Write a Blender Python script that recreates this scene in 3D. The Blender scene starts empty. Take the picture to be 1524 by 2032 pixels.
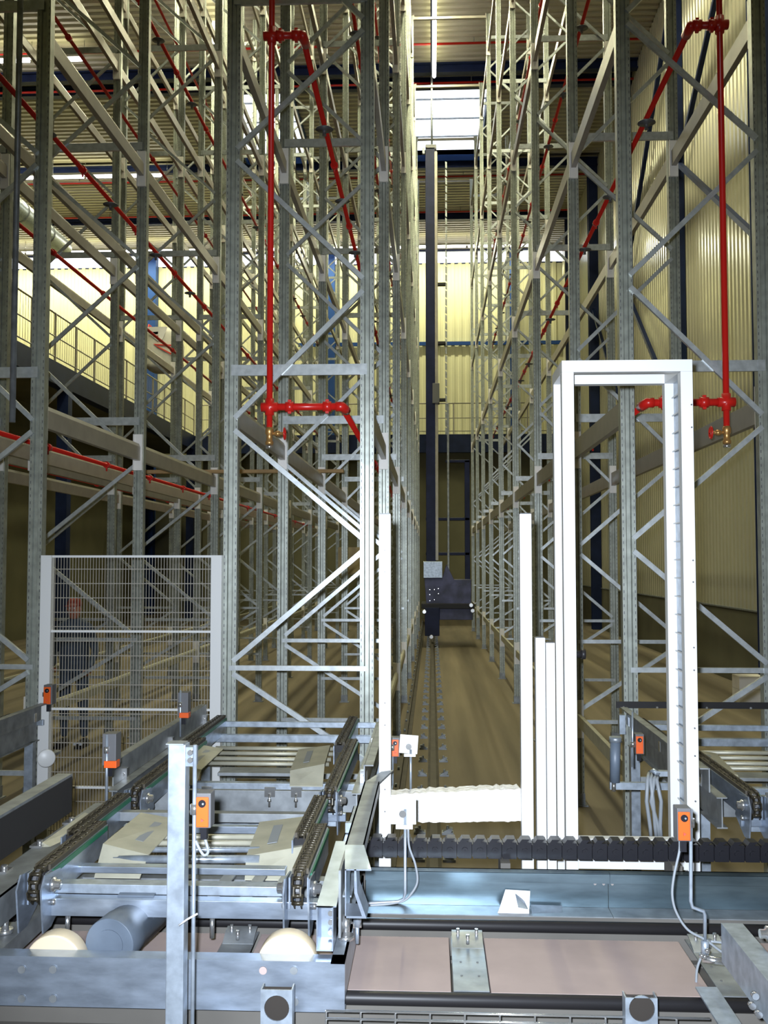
import bpy, bmesh, math, random
from mathutils import Vector, Matrix
random.seed(7)
SC = bpy.context.scene
COL = SC.collection
PI = math.pi
C = 2.33                      # eye height above the warehouse floor (metres)

# ------------------------------------------------------------------ camera, world, light, exposure
F = 1975.0
TH = math.atan(101.0/F); PS = math.atan(95.0/F*math.cos(TH))
cam = bpy.data.cameras.new('camera'); co = bpy.data.objects.new('camera', cam); COL.objects.link(co)
cam.sensor_fit = 'VERTICAL'; cam.sensor_height = 36.0; cam.lens = F/2032.0*36.0
cam.clip_start = 0.05; cam.clip_end = 300
co.location = (0, 0, C); co.rotation_euler = (PI/2+TH, 0, PS)
SC.camera = co
world = bpy.data.worlds.new('sky'); SC.world = world; world.use_nodes = True
wb = world.node_tree.nodes['Background']; wb.inputs[0].default_value = (0.93, 0.96, 1.0, 1); wb.inputs[1].default_value = 3.5
SC.view_settings.view_transform = 'Standard'; SC.view_settings.look = 'None'
SC.view_settings.exposure = 0.0; SC.view_settings.gamma = 1.0; SC.view_settings.use_curve_mapping = False
SC.cycles.max_bounces = 5; SC.cycles.diffuse_bounces = 3; SC.cycles.glossy_bounces = 3
SC.cycles.sample_clamp_indirect = 4.0
SC.cycles.caustics_reflective = False; SC.cycles.caustics_refractive = False
# the camera's flash
fl = bpy.data.lights.new('flash', 'SPOT'); fo = bpy.data.objects.new('flash', fl); COL.objects.link(fo)
fl.energy = 2300; fl.color = (0.78, 0.87, 1.0); fl.spot_size = math.radians(78); fl.spot_blend = 1.0; fl.shadow_soft_size = 0.03
fo.location = (-0.06, 0.0, C+0.06); fo.rotation_euler = (PI/2+math.radians(-5), 0, math.radians(-0.5))

# ------------------------------------------------------------------ materials
SPEC = {}
def mat(name, col, rough=0.5, metal=0.0, var=0.0, nscale=8.0, bump=0.0, col2=None, emis=None, stretch=(1,1,1), alpha=None):
    m = bpy.data.materials.new(name); m.use_nodes = True
    nt = m.node_tree; b = nt.nodes['Principled BSDF']
    b.inputs['Base Color'].default_value = (*col, 1); b.inputs['Roughness'].default_value = rough; b.inputs['Metallic'].default_value = metal
    if emis:
        b.inputs['Emission Color'].default_value = (*emis[0], 1); b.inputs['Emission Strength'].default_value = emis[1]
    if var > 0 or bump > 0 or col2:
        tc = nt.nodes.new('ShaderNodeNewGeometry'); mp = nt.nodes.new('ShaderNodeMapping'); mp.inputs['Scale'].default_value = stretch
        nz = nt.nodes.new('ShaderNodeTexNoise'); nz.inputs['Scale'].default_value = nscale; nz.inputs['Detail'].default_value = 5
        nt.links.new(tc.outputs['Position'], mp.inputs[0]); nt.links.new(mp.outputs[0], nz.inputs['Vector'])
        cr = nt.nodes.new('ShaderNodeValToRGB'); cr.color_ramp.elements[0].position = 0.32; cr.color_ramp.elements[1].position = 0.68
        c2 = col2 or tuple(min(1, c*(1+var)) for c in col)
        c1 = col if col2 else tuple(c*(1-var) for c in col)
        cr.color_ramp.elements[0].color = (*c1, 1); cr.color_ramp.elements[1].color = (*c2, 1)
        nt.links.new(nz.outputs['Fac'], cr.inputs[0]); nt.links.new(cr.outputs[0], b.inputs['Base Color'])
        if bump > 0:
            bp = nt.nodes.new('ShaderNodeBump'); bp.inputs['Strength'].default_value = bump; bp.inputs['Distance'].default_value = 0.01
            nt.links.new(nz.outputs['Fac'], bp.inputs['Height']); nt.links.new(bp.outputs[0], b.inputs['Normal'])
    return m
M = dict(
 galv=mat('galvanised_steel', (0.36,0.41,0.47), 0.36, 0.6, 0.22, 22),
 upright=mat('rack_upright_steel', (0.33,0.35,0.31), 0.36, 0.5, 0.18, 14),
 brace=mat('rack_brace_steel', (0.46,0.49,0.50), 0.32, 0.5, 0.15, 20),
 galvs=mat('galvanised_sheet', (0.38,0.44,0.53), 0.30, 0.75, 0.22, 9, 0.1, stretch=(1,1,3)),
 chan=mat('smooth_zinc_channel', (0.19,0.27,0.32), 0.28, 0.9, 0.35, 3, 0.05, stretch=(1,1,5)),
 galvd=mat('dull_galvanised_steel', (0.235,0.25,0.26), 0.45, 0.55, 0.25, 12),
 warm=mat('warm_zinc_plate', (0.40,0.385,0.30), 0.45, 0.25, 0.12, 10),
 beam=mat('beige_beam_paint', (0.29,0.265,0.225), 0.34, 0.1, 0.10, 6),
 conn=mat('pale_connector_paint', (0.82,0.79,0.74), 0.45, 0.1, 0.05, 6),
 white=mat('white_powder_coat', (0.60,0.60,0.585), 0.4),
 red=mat('sprinkler_red_paint', (0.56,0.014,0.010), 0.3),
 navy=mat('navy_paint', (0.012,0.02,0.06), 0.45, 0, 0.2, 3),
 blue=mat('mid_blue_paint', (0.02,0.06,0.22), 0.5),
 crane=mat('crane_blue_paint', (0.012,0.016,0.05), 0.4, 0.0, 0.3, 2.5),
 black=mat('black_rubber', (0.014,0.013,0.014), 0.45),
 blackp=mat('black_plastic', (0.009,0.009,0.012), 0.35),
 chain=mat('oiled_chain_steel', (0.05,0.042,0.028), 0.35, 0.5, 0.4, 60),
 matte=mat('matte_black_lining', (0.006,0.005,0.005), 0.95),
 hous=mat('violet_blue_housing', (0.055,0.06,0.15), 0.45, 0, 0.5, 3),
 hole=mat('tube_inside_shade', (0.022,0.017,0.013), 0.9),
 railm=mat('rusty_dark_rail', (0.06,0.05,0.035), 0.6, 0.2, 0.3, 4),
 chrome=mat('bright_zinc', (0.72,0.72,0.72), 0.18, 0.9),
 green=mat('green_plastic', (0.01,0.13,0.07), 0.4),
 cream=mat('cream_nylon', (0.62,0.52,0.37), 0.5),
 brass=mat('brass', (0.55,0.30,0.10), 0.35, 0.7),
 orange=mat('orange_plastic', (0.62,0.085,0.006), 0.4),
 dgrey=mat('dark_grey_plastic', (0.09,0.09,0.095), 0.45),
 motor=mat('motor_grey_paint', (0.10,0.125,0.16), 0.45, 0, 0.2, 6),
 board=mat('pinkish_board', (0.34,0.265,0.245), 0.75, 0, 0.08, 5, 0.05),
 concrete=mat('pit_concrete', (0.155,0.127,0.083), 0.85, 0, 0.28, 1.1, 0.05, stretch=(2.5,0.12,1)),
 deck=mat('deck_concrete', (0.10,0.092,0.08), 0.8, 0, 0.15, 2.5, 0.05),
 plinth=mat('dark_plinth', (0.075,0.07,0.04), 0.85, 0, 0.15, 1.5),
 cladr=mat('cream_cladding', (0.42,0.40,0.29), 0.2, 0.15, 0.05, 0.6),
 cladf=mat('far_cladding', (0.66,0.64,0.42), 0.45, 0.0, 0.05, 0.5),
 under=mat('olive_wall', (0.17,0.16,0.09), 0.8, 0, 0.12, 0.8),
 roof=mat('roof_deck_metal', (0.42,0.39,0.31), 0.5, 0.1, 0.08, 0.7),
 tube=mat('fluorescent_tube', (1,1,1), 0.5, emis=((1.0,0.97,1.0), 14.0)),
 lamp=mat('lit_window_light', (1,1,1), 0.5, emis=((1.0,0.98,0.9), 3.0)),
 fixture=mat('luminaire_housing', (0.5,0.5,0.45), 0.5),
 timber=mat('bare_timber', (0.42,0.27,0.12), 0.7, 0, 0.2, 12, 0.1, stretch=(0.2,1,1)),
 carton=mat('carton_board', (0.45,0.36,0.20), 0.8, 0, 0.1, 5),
 paper=mat('white_paper', (0.82,0.80,0.80), 0.7),
 foam=mat('rough_white_foam', (0.86,0.84,0.80), 0.8, 0, 0.12, 30, 0.8),
 foamy=mat('yellow_foam_top', (0.75,0.60,0.30), 0.85, 0, 0.2, 40, 0.6),
 bag=mat('woven_white_bag', (0.66,0.64,0.58), 0.7, 0, 0.06, 9, 0.3),
 cable=mat('grey_cable', (0.22,0.24,0.26), 0.45),
 cloth=mat('dark_blue_clothing', (0.045,0.065,0.10), 0.85, 0, 0.3, 8),
 skin=mat('skin', (0.42,0.16,0.10), 0.6), hair=mat('dark_hair', (0.02,0.015,0.01), 0.7),
 cap=mat('red_cap_fabric', (0.30,0.05,0.03), 0.8),
 shoe=mat('shoe_reflection', (0.7,0.75,0.85), 0.4), ink=mat('blue_print', (0.02,0.04,0.30), 0.6), inkr=mat('red_print', (0.65,0.05,0.03), 0.6),
)
g = mat('pale_window_glass', (0.85,0.9,0.95), 0.15); gb = g.node_tree.nodes['Principled BSDF']; gb.inputs['Transmission Weight'].default_value = 1.0; gb.inputs['IOR'].default_value = 1.02
M['glass'] = g
for k_ in ('navy', 'crane', 'blue', 'black', 'blackp'):
    M[k_].node_tree.nodes['Principled BSDF'].inputs['Specular IOR Level'].default_value = 0.15 if k_ in ('navy', 'crane', 'blue') else 0.3
# perforations on the rack uprights: fine dark dots on the pale steel
def add_holes(m):
    nt = m.node_tree; b = nt.nodes['Principled BSDF']
    src = b.inputs['Base Color'].links[0].from_socket
    tc = nt.nodes.new('ShaderNodeTexCoord'); sp = nt.nodes.new('ShaderNodeSeparateXYZ'); nt.links.new(tc.outputs['Object'], sp.inputs[0])
    def mt(op, a, bb, clamp=False):
        n = nt.nodes.new('ShaderNodeMath'); n.operation = op
        for i, v in enumerate((a, bb)):
            if v is None: continue
            if isinstance(v, (int, float)): n.inputs[i].default_value = v
            else: nt.links.new(v, n.inputs[i])
        return n.outputs[0]
    z = mt('FRACT', mt('MULTIPLY', sp.outputs[2], 20.0), None)
    inz = mt('LESS_THAN', mt('ABSOLUTE', mt('SUBTRACT', z, 0.5), None), 0.2)
    ax = mt('ABSOLUTE', sp.outputs[0], None)
    inx = mt('LESS_THAN', mt('ABSOLUTE', mt('SUBTRACT', ax, 0.040), None), 0.0028)
    k = mt('MULTIPLY', inz, inx)
    mx = nt.nodes.new('ShaderNodeMixRGB'); nt.links.new(k, mx.inputs[0]); nt.links.new(src, mx.inputs[1]); mx.inputs[2].default_value = (0.12,0.12,0.13,1)
    nt.links.new(mx.outputs[0], b.inputs['Base Color'])
add_holes(M['upright'])

# ------------------------------------------------------------------ geometry helpers
class MB:
    def __init__(s): s.v = []; s.f = []; s.sm = []
    def add(s, vs, fs, sm=False):
        n = len(s.v); s.v += [tuple(v) for v in vs]; s.f += [tuple(i+n for i in f) for f in fs]; s.sm += [sm]*len(fs); return s
    def box(s, x0, x1, y0, y1, z0, z1, rot=None):
        vs = [Vector((x, y, z)) for z in (z0, z1) for y in (y0, y1) for x in (x0, x1)]
        if rot:
            piv, mtx = rot; vs = [mtx @ (v-piv)+piv for v in vs]
        return s.add(vs, [(0,2,3,1),(4,5,7,6),(0,1,5,4),(2,6,7,3),(0,4,6,2),(1,3,7,5)])
    def prism(s, pts, a, b):
        """cap polygon pts (3D) moved by vector a..b"""
        a = Vector(a); b = Vector(b); n = len(pts)
        vs = [Vector(p)+a for p in pts]+[Vector(p)+b for p in pts]
        fs = [tuple(range(n-1, -1, -1)), tuple(range(n, 2*n))]+[(i, (i+1) % n, (i+1) % n+n, i+n) for i in range(n)]
        return s.add(vs, fs)
    def bar(s, p0, p1, w, h, up=(0,0,1)):
        p0 = Vector(p0); p1 = Vector(p1); d = (p1-p0).normalized(); u = Vector(up)
        if abs(d.dot(u)) > 0.98: u = Vector((0,1,0))
        r = d.cross(u).normalized()*w/2; q = r.cross(d).normalized()*h/2
        vs = [p+a*r+b*q for p in (p0, p1) for a, b in ((-1,-1),(1,-1),(1,1),(-1,1))]
        return s.add(vs, [(3,2,1,0),(4,5,6,7),(0,1,5,4),(1,2,6,5),(2,3,7,6),(3,0,4,7)])
    def tube(s, pts, r, n=10, r2=None):
        pts = [Vector(p) for p in pts]; rings = []
        k = len(pts); ref = None
        for i, p in enumerate(pts):
            d = ((pts[min(i+1, k-1)]-pts[max(i-1, 0)])).normalized()
            if ref is None:
                ref = Vector((0,0,1)) if abs(d.z) < 0.9 else Vector((1,0,0))
            a = d.cross(ref).normalized(); b = a.cross(d).normalized(); ref = b
            rr = r if r2 is None else r+(r2-r)*i/(k-1)
            rings.append([p+(a*math.cos(t*2*PI/n)+b*math.sin(t*2*PI/n))*rr for t in range(n)])
        vs = [v for q in rings for v in q]; fs = []
        for i in range(k-1):
            for t in range(n):
                u = (t+1) % n; fs.append((i*n+t, i*n+u, (i+1)*n+u, (i+1)*n+t))
        s.add(vs, fs, True); m = len(s.v)-len(vs)
        s.f += [tuple(m+t for t in range(n-1, -1, -1)), tuple(m+(k-1)*n+t for t in range(n))]; s.sm += [False, False]
        return s
    def disc(s, c, axis, r, th, n=20):
        c = Vector(c); a = Vector(axis).normalized()*th/2
        return s.tube([c-a, c+a], r, n)
    def lathe(s, c, axis, prof, n=16):
        """prof: list of (radius, distance along the axis)"""
        c = Vector(c); d = Vector(axis).normalized(); ref = Vector((0,0,1)) if abs(d.z) < 0.9 else Vector((1,0,0))
        a = d.cross(ref).normalized(); b = a.cross(d).normalized(); vs = []; fs = []
        for r, t in prof:
            for i in range(n):
                vs.append(c+d*t+(a*math.cos(i*2*PI/n)+b*math.sin(i*2*PI/n))*max(r, 1e-4))
        for k in range(len(prof)-1):
            for i in range(n):
                j = (i+1) % n; fs.append((k*n+i, k*n+j, (k+1)*n+j, (k+1)*n+i))
        m = len(s.v); s.add(vs, fs, True)
        s.f += [tuple(m+i for i in range(n-1, -1, -1)), tuple(m+(len(prof)-1)*n+i for i in range(n))]; s.sm += [False, False]
        return s
    def mesh(s, name, m, org=Vector((0,0,0))):
        me = bpy.data.meshes.new(name); me.from_pydata([tuple(Vector(v)-org) for v in s.v], [], s.f)
        me.polygons.foreach_set('use_smooth', s.sm); me.materials.append(M[m]); me.update(); return me
    def build(s, name, m, parent=None, org=None, bevel=0, **tags):
        base = wloc(parent) if parent is not None else Vector((0,0,0))
        if org is None: org = base if parent is not None else centre_base(s.v)
        org = Vector(org)
        o = bpy.data.objects.new(name, s.mesh(name, m, org)); COL.objects.link(o); o.location = org-base
        if parent is not None: o.parent = parent
        if bevel:
            b = o.modifiers.new('edge', 'BEVEL'); b.width = bevel; b.segments = 2; b.limit_method = 'ANGLE'; b.angle_limit = math.radians(50)
        for k, v in tags.items(): o[k] = v
        return o
def centre_base(vs):
    xs = [v[0] for v in vs]; ys = [v[1] for v in vs]; zs = [v[2] for v in vs]
    return Vector(((min(xs)+max(xs))/2, (min(ys)+max(ys))/2, min(zs)))
def wloc(o):
    l = Vector((0,0,0))
    while o is not None: l += Vector(o.location); o = o.parent
    return l
def thing(name, label, cat, loc, group=None):
    o = bpy.data.objects.new(name, None); COL.objects.link(o); o.location = loc; o.empty_display_size = 0.1
    o['label'] = label; o['category'] = cat
    if group: o['group'] = group
    return o
def inst(me, name, parent, loc, scale=None, mirror=False):
    o = bpy.data.objects.new(name, me); COL.objects.link(o); o.parent = parent; o.location = Vector(loc)-wloc(parent)
    if scale: o.scale = scale
    return o
def dup(root, d, label=None):
    r = root.copy(); COL.objects.link(r); r.location = Vector(root.location)+Vector(d)
    if label: r['label'] = label
    def rec(a, b):
        for ch in list(a.children):
            c = ch.copy(); COL.objects.link(c); c.parent = b; rec(ch, c)
    rec(root, r); return r
cp, sp_ = math.cos(PS), math.sin(PS); ct, st = math.cos(TH), math.sin(TH)
R_ = Vector((cp, sp_, 0)); D_ = Vector((-sp_*ct, cp*ct, st)); U_ = R_.cross(D_)
def W(px, py, Y):
    """the point at depth Y (metres down the aisle) seen at pixel px, py of the 1524 x 2032 photograph"""
    d = R_*((px-762)/F)+U_*(-(py-1016)/F)+D_
    t = Y/d.y; return Vector((d.x*t, Y, C+d.z*t))
def WX(px, Y, py=1300): return W(px, py, Y).x
def WZ(py, Y, px=900): return W(px, py, Y).z
def struct(o): o['kind'] = 'structure'; return o

# ------------------------------------------------------------------ room shell
HC = C+14.5               # ceiling
XR, XL, YB, YF = 5.95, -24.0, -7.0, 45.0
struct(MB().box(XL-.2, XR+.4, 5.05, YF+.2, -0.2, 0).build('floor', 'concrete'))
deck = struct(MB().box(XL-.2, XR+.4, YB, 5.05, -0.2, C-1.55).build('floor_deck', 'deck'))
# corrugated right wall: ribs run up, above a dark plinth
def corrugated(axis, a0, a1, pitch, depth, fixed, b0, b1, sgn):
    """trapezoid sheet; axis 'y': runs along y and rises in z at x=fixed; 'x': at y=fixed; 'c': ceiling, ribs along x stepping in y"""
    m = MB(); n = int((a1-a0)/pitch); pts = []
    for i in range(n):
        t = a0+i*pitch
        for q, d in ((0,0), (0.42,0), (0.5,1), (0.92,1)): pts.append((t+q*pitch, d*depth*sgn))
    pts.append((a0+n*pitch, 0)); vs = []
    for t, d in pts:
        for b in (b0, b1):
            if axis == 'y': vs.append((fixed+d, t, b))
            elif axis == 'x': vs.append((t, fixed+d, b))
            else: vs.append((b, t, fixed+d))
    return m.add(vs, [(2*i, 2*i+1, 2*i+3, 2*i+2) for i in range(len(pts)-1)])
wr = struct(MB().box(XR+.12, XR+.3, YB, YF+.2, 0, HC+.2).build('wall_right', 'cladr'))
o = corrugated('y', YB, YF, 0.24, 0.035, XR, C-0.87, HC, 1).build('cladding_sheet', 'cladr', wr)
MB().box(XR-.02, XR+.12, YB, YF, -0.0, C-0.89).build('plinth', 'plinth', wr)
MB().box(XR-.05, XR+.02, YB, YF, C-0.90, C-0.87).build('drip_flashing', 'galvd', wr)
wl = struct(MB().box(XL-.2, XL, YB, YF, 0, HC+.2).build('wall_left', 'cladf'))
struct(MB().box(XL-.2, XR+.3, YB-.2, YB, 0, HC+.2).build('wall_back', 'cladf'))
# far wall, with a strip window right under the roof
wz0, wz1 = WZ(521, YF), WZ(497, YF)
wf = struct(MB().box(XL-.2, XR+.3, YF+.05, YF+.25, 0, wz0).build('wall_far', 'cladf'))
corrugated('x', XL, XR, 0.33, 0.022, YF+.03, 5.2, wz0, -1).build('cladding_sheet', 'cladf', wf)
MB().box(XL-.2, XR+.3, YF+.05, YF+.25, wz1, HC+.2).build('head_panel', 'roof', wf)
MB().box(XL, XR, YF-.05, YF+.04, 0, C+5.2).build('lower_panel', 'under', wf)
win = struct(MB().box(XL, XR, YF+.02, YF+.12, wz0-.06, wz0).box(XL, XR, YF+.02, YF+.12, wz1, wz1+.06).build('window_1', 'navy'))
for i in range(24):
    x = XL+0.3+i*1.25
    if x+1.2 < XR: MB().box(x, x+1.2, YF+.10, YF+.12, wz0, wz1).build('pane', 'glass', win)
for x in [-20.5, WX(297, YF), WX(655, YF), 3.6]:
    struct(MB().box(x-.2, x+.2, YF-.45, YF-.0, 0, HC).build('far_column', 'blue'))
struct(MB().box(WX(590, YF), XR, YF-.15, YF-.05, WZ(686, YF), WZ(679, YF)).build('far_wall_girt', 'blue'))
# ceiling with the two skylights in the bay beyond the fifth beam
sky = [(-6.6, -4.3), (-0.75, 1.75)]; sy0, sy1 = 29.5, 35.05
ce = struct(MB().box(XL-.2, XR+.3, YB, sy0, HC+.12, HC+.3).build('ceiling', 'roof'))
MB().box(XL-.2, XR+.3, sy1, YF+.2, HC+.12, HC+.3).build('ceiling_deck', 'roof', ce)
for a, b in ((XL-.2, sky[0][0]), (sky[0][1], sky[1][0]), (sky[1][1], XR+.3)):
    MB().box(a, b, sy0, sy1, HC+.12, HC+.3).build('ceiling_deck', 'roof', ce)
    corrugated('c', sy0, sy1, 0.28, 0.06, HC, a, b, 1).build('roof_sheet', 'roof', ce)
corrugated('c', 4, sy0, 0.28, 0.06, HC, XL, XR, 1).build('roof_sheet', 'roof', ce)
corrugated('c', sy1, YF, 0.28, 0.06, HC, XL, XR, 1).build('roof_sheet', 'roof', ce)
for k, (a, b) in enumerate(sky):
    w_ = struct(MB().box(a-.06, a, sy0, sy1, HC-.1, HC+.3).box(b, b+.06, sy0, sy1, HC-.1, HC+.3).box(a, b, sy0-.06, sy0, HC-.1, HC+.3)
                .box(a, b, sy1, sy1+.06, HC-.1, HC+.3).build('window_%d' % (k+2), 'blue'))
    for j in range(4):
        y = sy0+(sy1-sy0)*j/4
        MB().box(a, b, y, y+(sy1-sy0)/4-.04, HC+.18, HC+.2).build('pane', 'glass', w_)
        if j: MB().box(a, b, y-.03, y-.01, HC+.14, HC+.2).build('glazing_bar', 'galvd', w_)
# roof beams across the hall, purlins of red sprinkler pipe under the deck
for i, y in enumerate([5.4, 11.4, 17.4, 23.4, 28.3, 29.2, 35.3, 40.7]):
    m = MB().box(XL, XR, y-.11, y+.11, C+14.20, C+14.24).box(XL, XR, y-.11, y+.11, HC-.05, HC-.0).box(XL, XR, y-.02, y+.02, C+14.22, HC)
    struct(m.build('roof_beam', 'navy'))
for i, (y, z) in enumerate([(14.6, 14.35), (20.0, 14.35), (24.0, 14.35), (26.9, 14.35), (28.85, 14.2), (36.4, 14.35), (40.0, 14.3)]):
    t = thing('sprinkler_main', ['red sprinkler main under the roof nearest the camera', 'second red sprinkler main under the roof from the camera', 'third red sprinkler main crossing under the roof', 'fourth red sprinkler main crossing under the roof, just before the fifth beam',
        'red sprinkler main hung just beneath the roof beam before the skylights', 'red sprinkler main crossing the dark roof beyond the skylights', 'red sprinkler main farthest off, just before the strip window'][i], 'pipe', (XR-.1, y, C+z), 'red sprinkler mains under the roof')
    MB().tube([(XL+.1, y, C+z), (XR, y, C+z)], 0.034, 8).build('pipe', 'red', t)
    mm = MB()
    for q in range(10): mm.tube([(-22+q*2.9, y, C+z), (-22+q*2.9, y, HC+.02)], 0.012, 5)
    mm.build('hanger_rods', 'galvd', t)
# columns of the right wall, with the diagonal wind bracing between them
for y in [11.4, 17.4, 23.4, 29.4, 35.4, 41.4]:
    m = MB().box(XR-.34, XR-.02, y-.15, y-.12, 0, HC).box(XR-.34, XR-.02, y+.12, y+.15, 0, HC).box(XR-.20, XR-.16, y-.12, y+.12, 0, HC)
    struct(m.build('wall_column', 'navy'))
for i, (y0, z0, y1, z1) in enumerate([(17.5, 8.0, 23.3, 11.8), (23.5, 3.5+C, 29.3, C+8), (17.5, C+13, 23.3, C+9.0), (29.5, C+4, 35.3, C+9), (23.5, C+13.5, 29.3, C+8.5)]):
    struct(MB().bar((XR-.2, y0, z0), (XR-.2, y1, z1), .1, .1).build('wind_brace', 'navy'))
# one free-standing column between the left racks
cx = WX(430, 31.5, 700)
struct(MB().box(cx-.17, cx+.17, 31.35, 31.38, 0, HC-.95).box(cx-.17, cx+.17, 31.62, 31.65, 0, HC-.95).box(cx-.02, cx+.02, 31.38, 31.62, 0, HC-.95).build('hall_column', 'navy'))

# mezzanine round the left side and the far end
ZM = C+5.2
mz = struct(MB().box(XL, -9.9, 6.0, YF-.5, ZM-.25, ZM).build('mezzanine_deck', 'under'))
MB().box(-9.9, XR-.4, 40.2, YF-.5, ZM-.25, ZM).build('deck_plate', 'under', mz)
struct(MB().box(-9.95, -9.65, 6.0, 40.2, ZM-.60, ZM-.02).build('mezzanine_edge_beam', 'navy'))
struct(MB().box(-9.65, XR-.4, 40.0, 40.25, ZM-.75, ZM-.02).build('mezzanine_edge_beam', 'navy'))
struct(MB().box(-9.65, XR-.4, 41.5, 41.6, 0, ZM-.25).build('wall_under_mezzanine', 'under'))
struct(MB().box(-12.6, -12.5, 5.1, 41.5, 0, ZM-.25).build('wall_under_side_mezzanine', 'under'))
for y in (12, 19, 26, 33, 40):
    struct(MB().box(-9.95, -9.65, y-.15, y+.15, 0, ZM-.6).build('mezzanine_column', 'navy'))
def railing(p0, p1, label, n):
    p0 = Vector(p0); p1 = Vector(p1); t = thing('handrail', label, 'railing', p0); d = (p1-p0)/n
    for z in (1.25, 0.65, 0.12):
        MB().tube([p0+Vector((0,0,z)), p1+Vector((0,0,z))], 0.025 if z > 1 else 0.018, 6).build('rail', 'beam', t)
    me = MB().box(-.025, .025, -.025, .025, 0, 1.25).mesh('post', 'beam')
    for i in range(n+1): inst(me, 'post', t, p0+d*i)
    m = MB(); L = (p1-p0).length; e = (p1-p0).normalized(); k = int(L/0.16)
    for i in range(k): m.bar(p0+e*(i*.16)+Vector((0,0,.12)), p0+e*(i*.16)+Vector((0,0,1.25)), .008, .008)
    m.build('mesh_infill', 'beam', t, kind='stuff')
railing((-9.72, 7.0, ZM), (-9.72, 40.1, ZM), 'pale mesh handrail along the side edge of the left mezzanine', 22)
railing((-9.5, 40.1, ZM), (XR-.6, 40.1, ZM), 'thin handrail along the mezzanine at the far end of the aisle', 10)

# luminaires under the roof: rows of tubes; each row carries its own light
def luminaire(p0, p1, label, n, power, gap=0.12, vis=0.05):
    p0 = Vector(p0); p1 = Vector(p1); t = thing('strip_luminaire', label, 'ceiling light', (p0+p1)/2, 'fluorescent strip lights under the roof'); d = (p1-p0)/n; e = d.normalized()
    MB().bar(p0+Vector((0,0,.10)), p1+Vector((0,0,.10)), .12, .08).build('housing', 'fixture', t)
    hz = HC-p0.z; m = MB()
    for q in range(n+1): m.tube([p0+d*q+Vector((0,0,.17)), p0+d*q+Vector((0,0,hz-.005))], .008, 5)
    m.build('suspension', 'galvd', t)
    me = MB().tube([e*gap*.5, d-e*gap*.5], vis, 8).mesh('tube', 'tube')
    for i in range(n): inst(me, 'tube', t, p0+d*i)
    l = bpy.data.lights.new('strip_light', 'AREA'); l.shape = 'RECTANGLE'; l.size = (p1-p0).length; l.size_y = .2; l.energy = power; l.color = (1.0, 0.97, 0.60)
    lo = bpy.data.objects.new('strip_light', l); COL.objects.link(lo); lo.parent = t; lo.location = (0, 0, -.07)
    lo.rotation_euler = (0, 0, math.atan2(e.y, e.x))
    l2 = l.copy(); l2.energy = power*.06; l2.size_y = .12; lu = bpy.data.objects.new('strip_light_up', l2); COL.objects.link(lu); lu.parent = t; lu.location = (0, 0, .22); lu.rotation_euler = (PI, 0, math.atan2(e.y, e.x))
hL = C+13.95
luminaire((0.10, 9.5, hL), (0.10, 28.0, hL), 'long line of tubes running down the middle of the main aisle roof', 13, 1500)
luminaire((-5.75, 14.0, hL), (-5.75, 27.2, hL), 'line of tubes over the gap between the left racks', 9, 950)
luminaire((-20, 26.5, hL), (-9.6, 26.5, hL), 'row of tubes across the left hall roof, highest in view', 7, 650)
luminaire((-20, 34.8, hL), (-9.5, 34.8, hL), 'row of tubes across the left hall roof, second from the top', 7, 750)
luminaire((-21, 43.4, hL), (-10.1, 43.4, hL), 'row of tubes at the far left just above the strip window', 8, 800)
luminaire((-9.0, 43.4, hL), (4.6, 43.4, hL), 'row of tubes at the far end of the aisle just above the strip window', 9, 850)
luminaire((4.2, 6, hL), (4.2, 22, hL), 'added line of tubes out of view, lighting the ribbed right wall', 9, 430)  # unseen row, added out of view to brighten the right wall

# ------------------------------------------------------------------ pallet racks
FR = [7.24, 9.80, 13.28, 16.78, 20.28, 23.78, 27.28, 30.78, 34.28]
LV = [-1.50, 1.10, 3.98, 6.85, 9.70, 12.52]
TOP = C+13.4
def shared():
    g_ = {}
    # upright: omega profile, open to the back, standing at its base
    w, d = .05, .04
    prof = [(-w,-d,0),(-.018,-d,0),(-.012,-d+.012,0),(.012,-d+.012,0),(.018,-d,0),(w,-d,0),(w,d,0),(w-.02,d,0),(w-.02,d-.004,0),(w-.004,d-.004,0),(w-.004,-d+.004,0),(-w+.004,-d+.004,0),(-w+.004,d-.004,0),(-w+.02,d-.004,0),(-w+.02,d,0),(-w,d,0)]
    # the groove makes the wall overlap, so keep the shell simple
    prof = [(-w,-d,0),(-.02,-d,0),(-.013,-d+.014,0),(.013,-d+.014,0),(.02,-d,0),(w,-d,0),(w,d,0),(-w,d,0)]
    g_['up'] = MB().prism(prof, (0,0,0), (0,0,TOP)).mesh('upright', 'upright')
    g_['foot'] = MB().box(-.08,.08,-.07,.07,0,.012).box(-.055,.055,-.045,.045,.012,.12).mesh('foot_plate', 'galvd')
    g_['conn'] = MB().box(-.042,.042,-.012,.012,-.18,.18).box(-.046,-.038,-.03,.012,-.18,.18).mesh('beam_connector', 'conn')
    return g_
G = shared()
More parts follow.
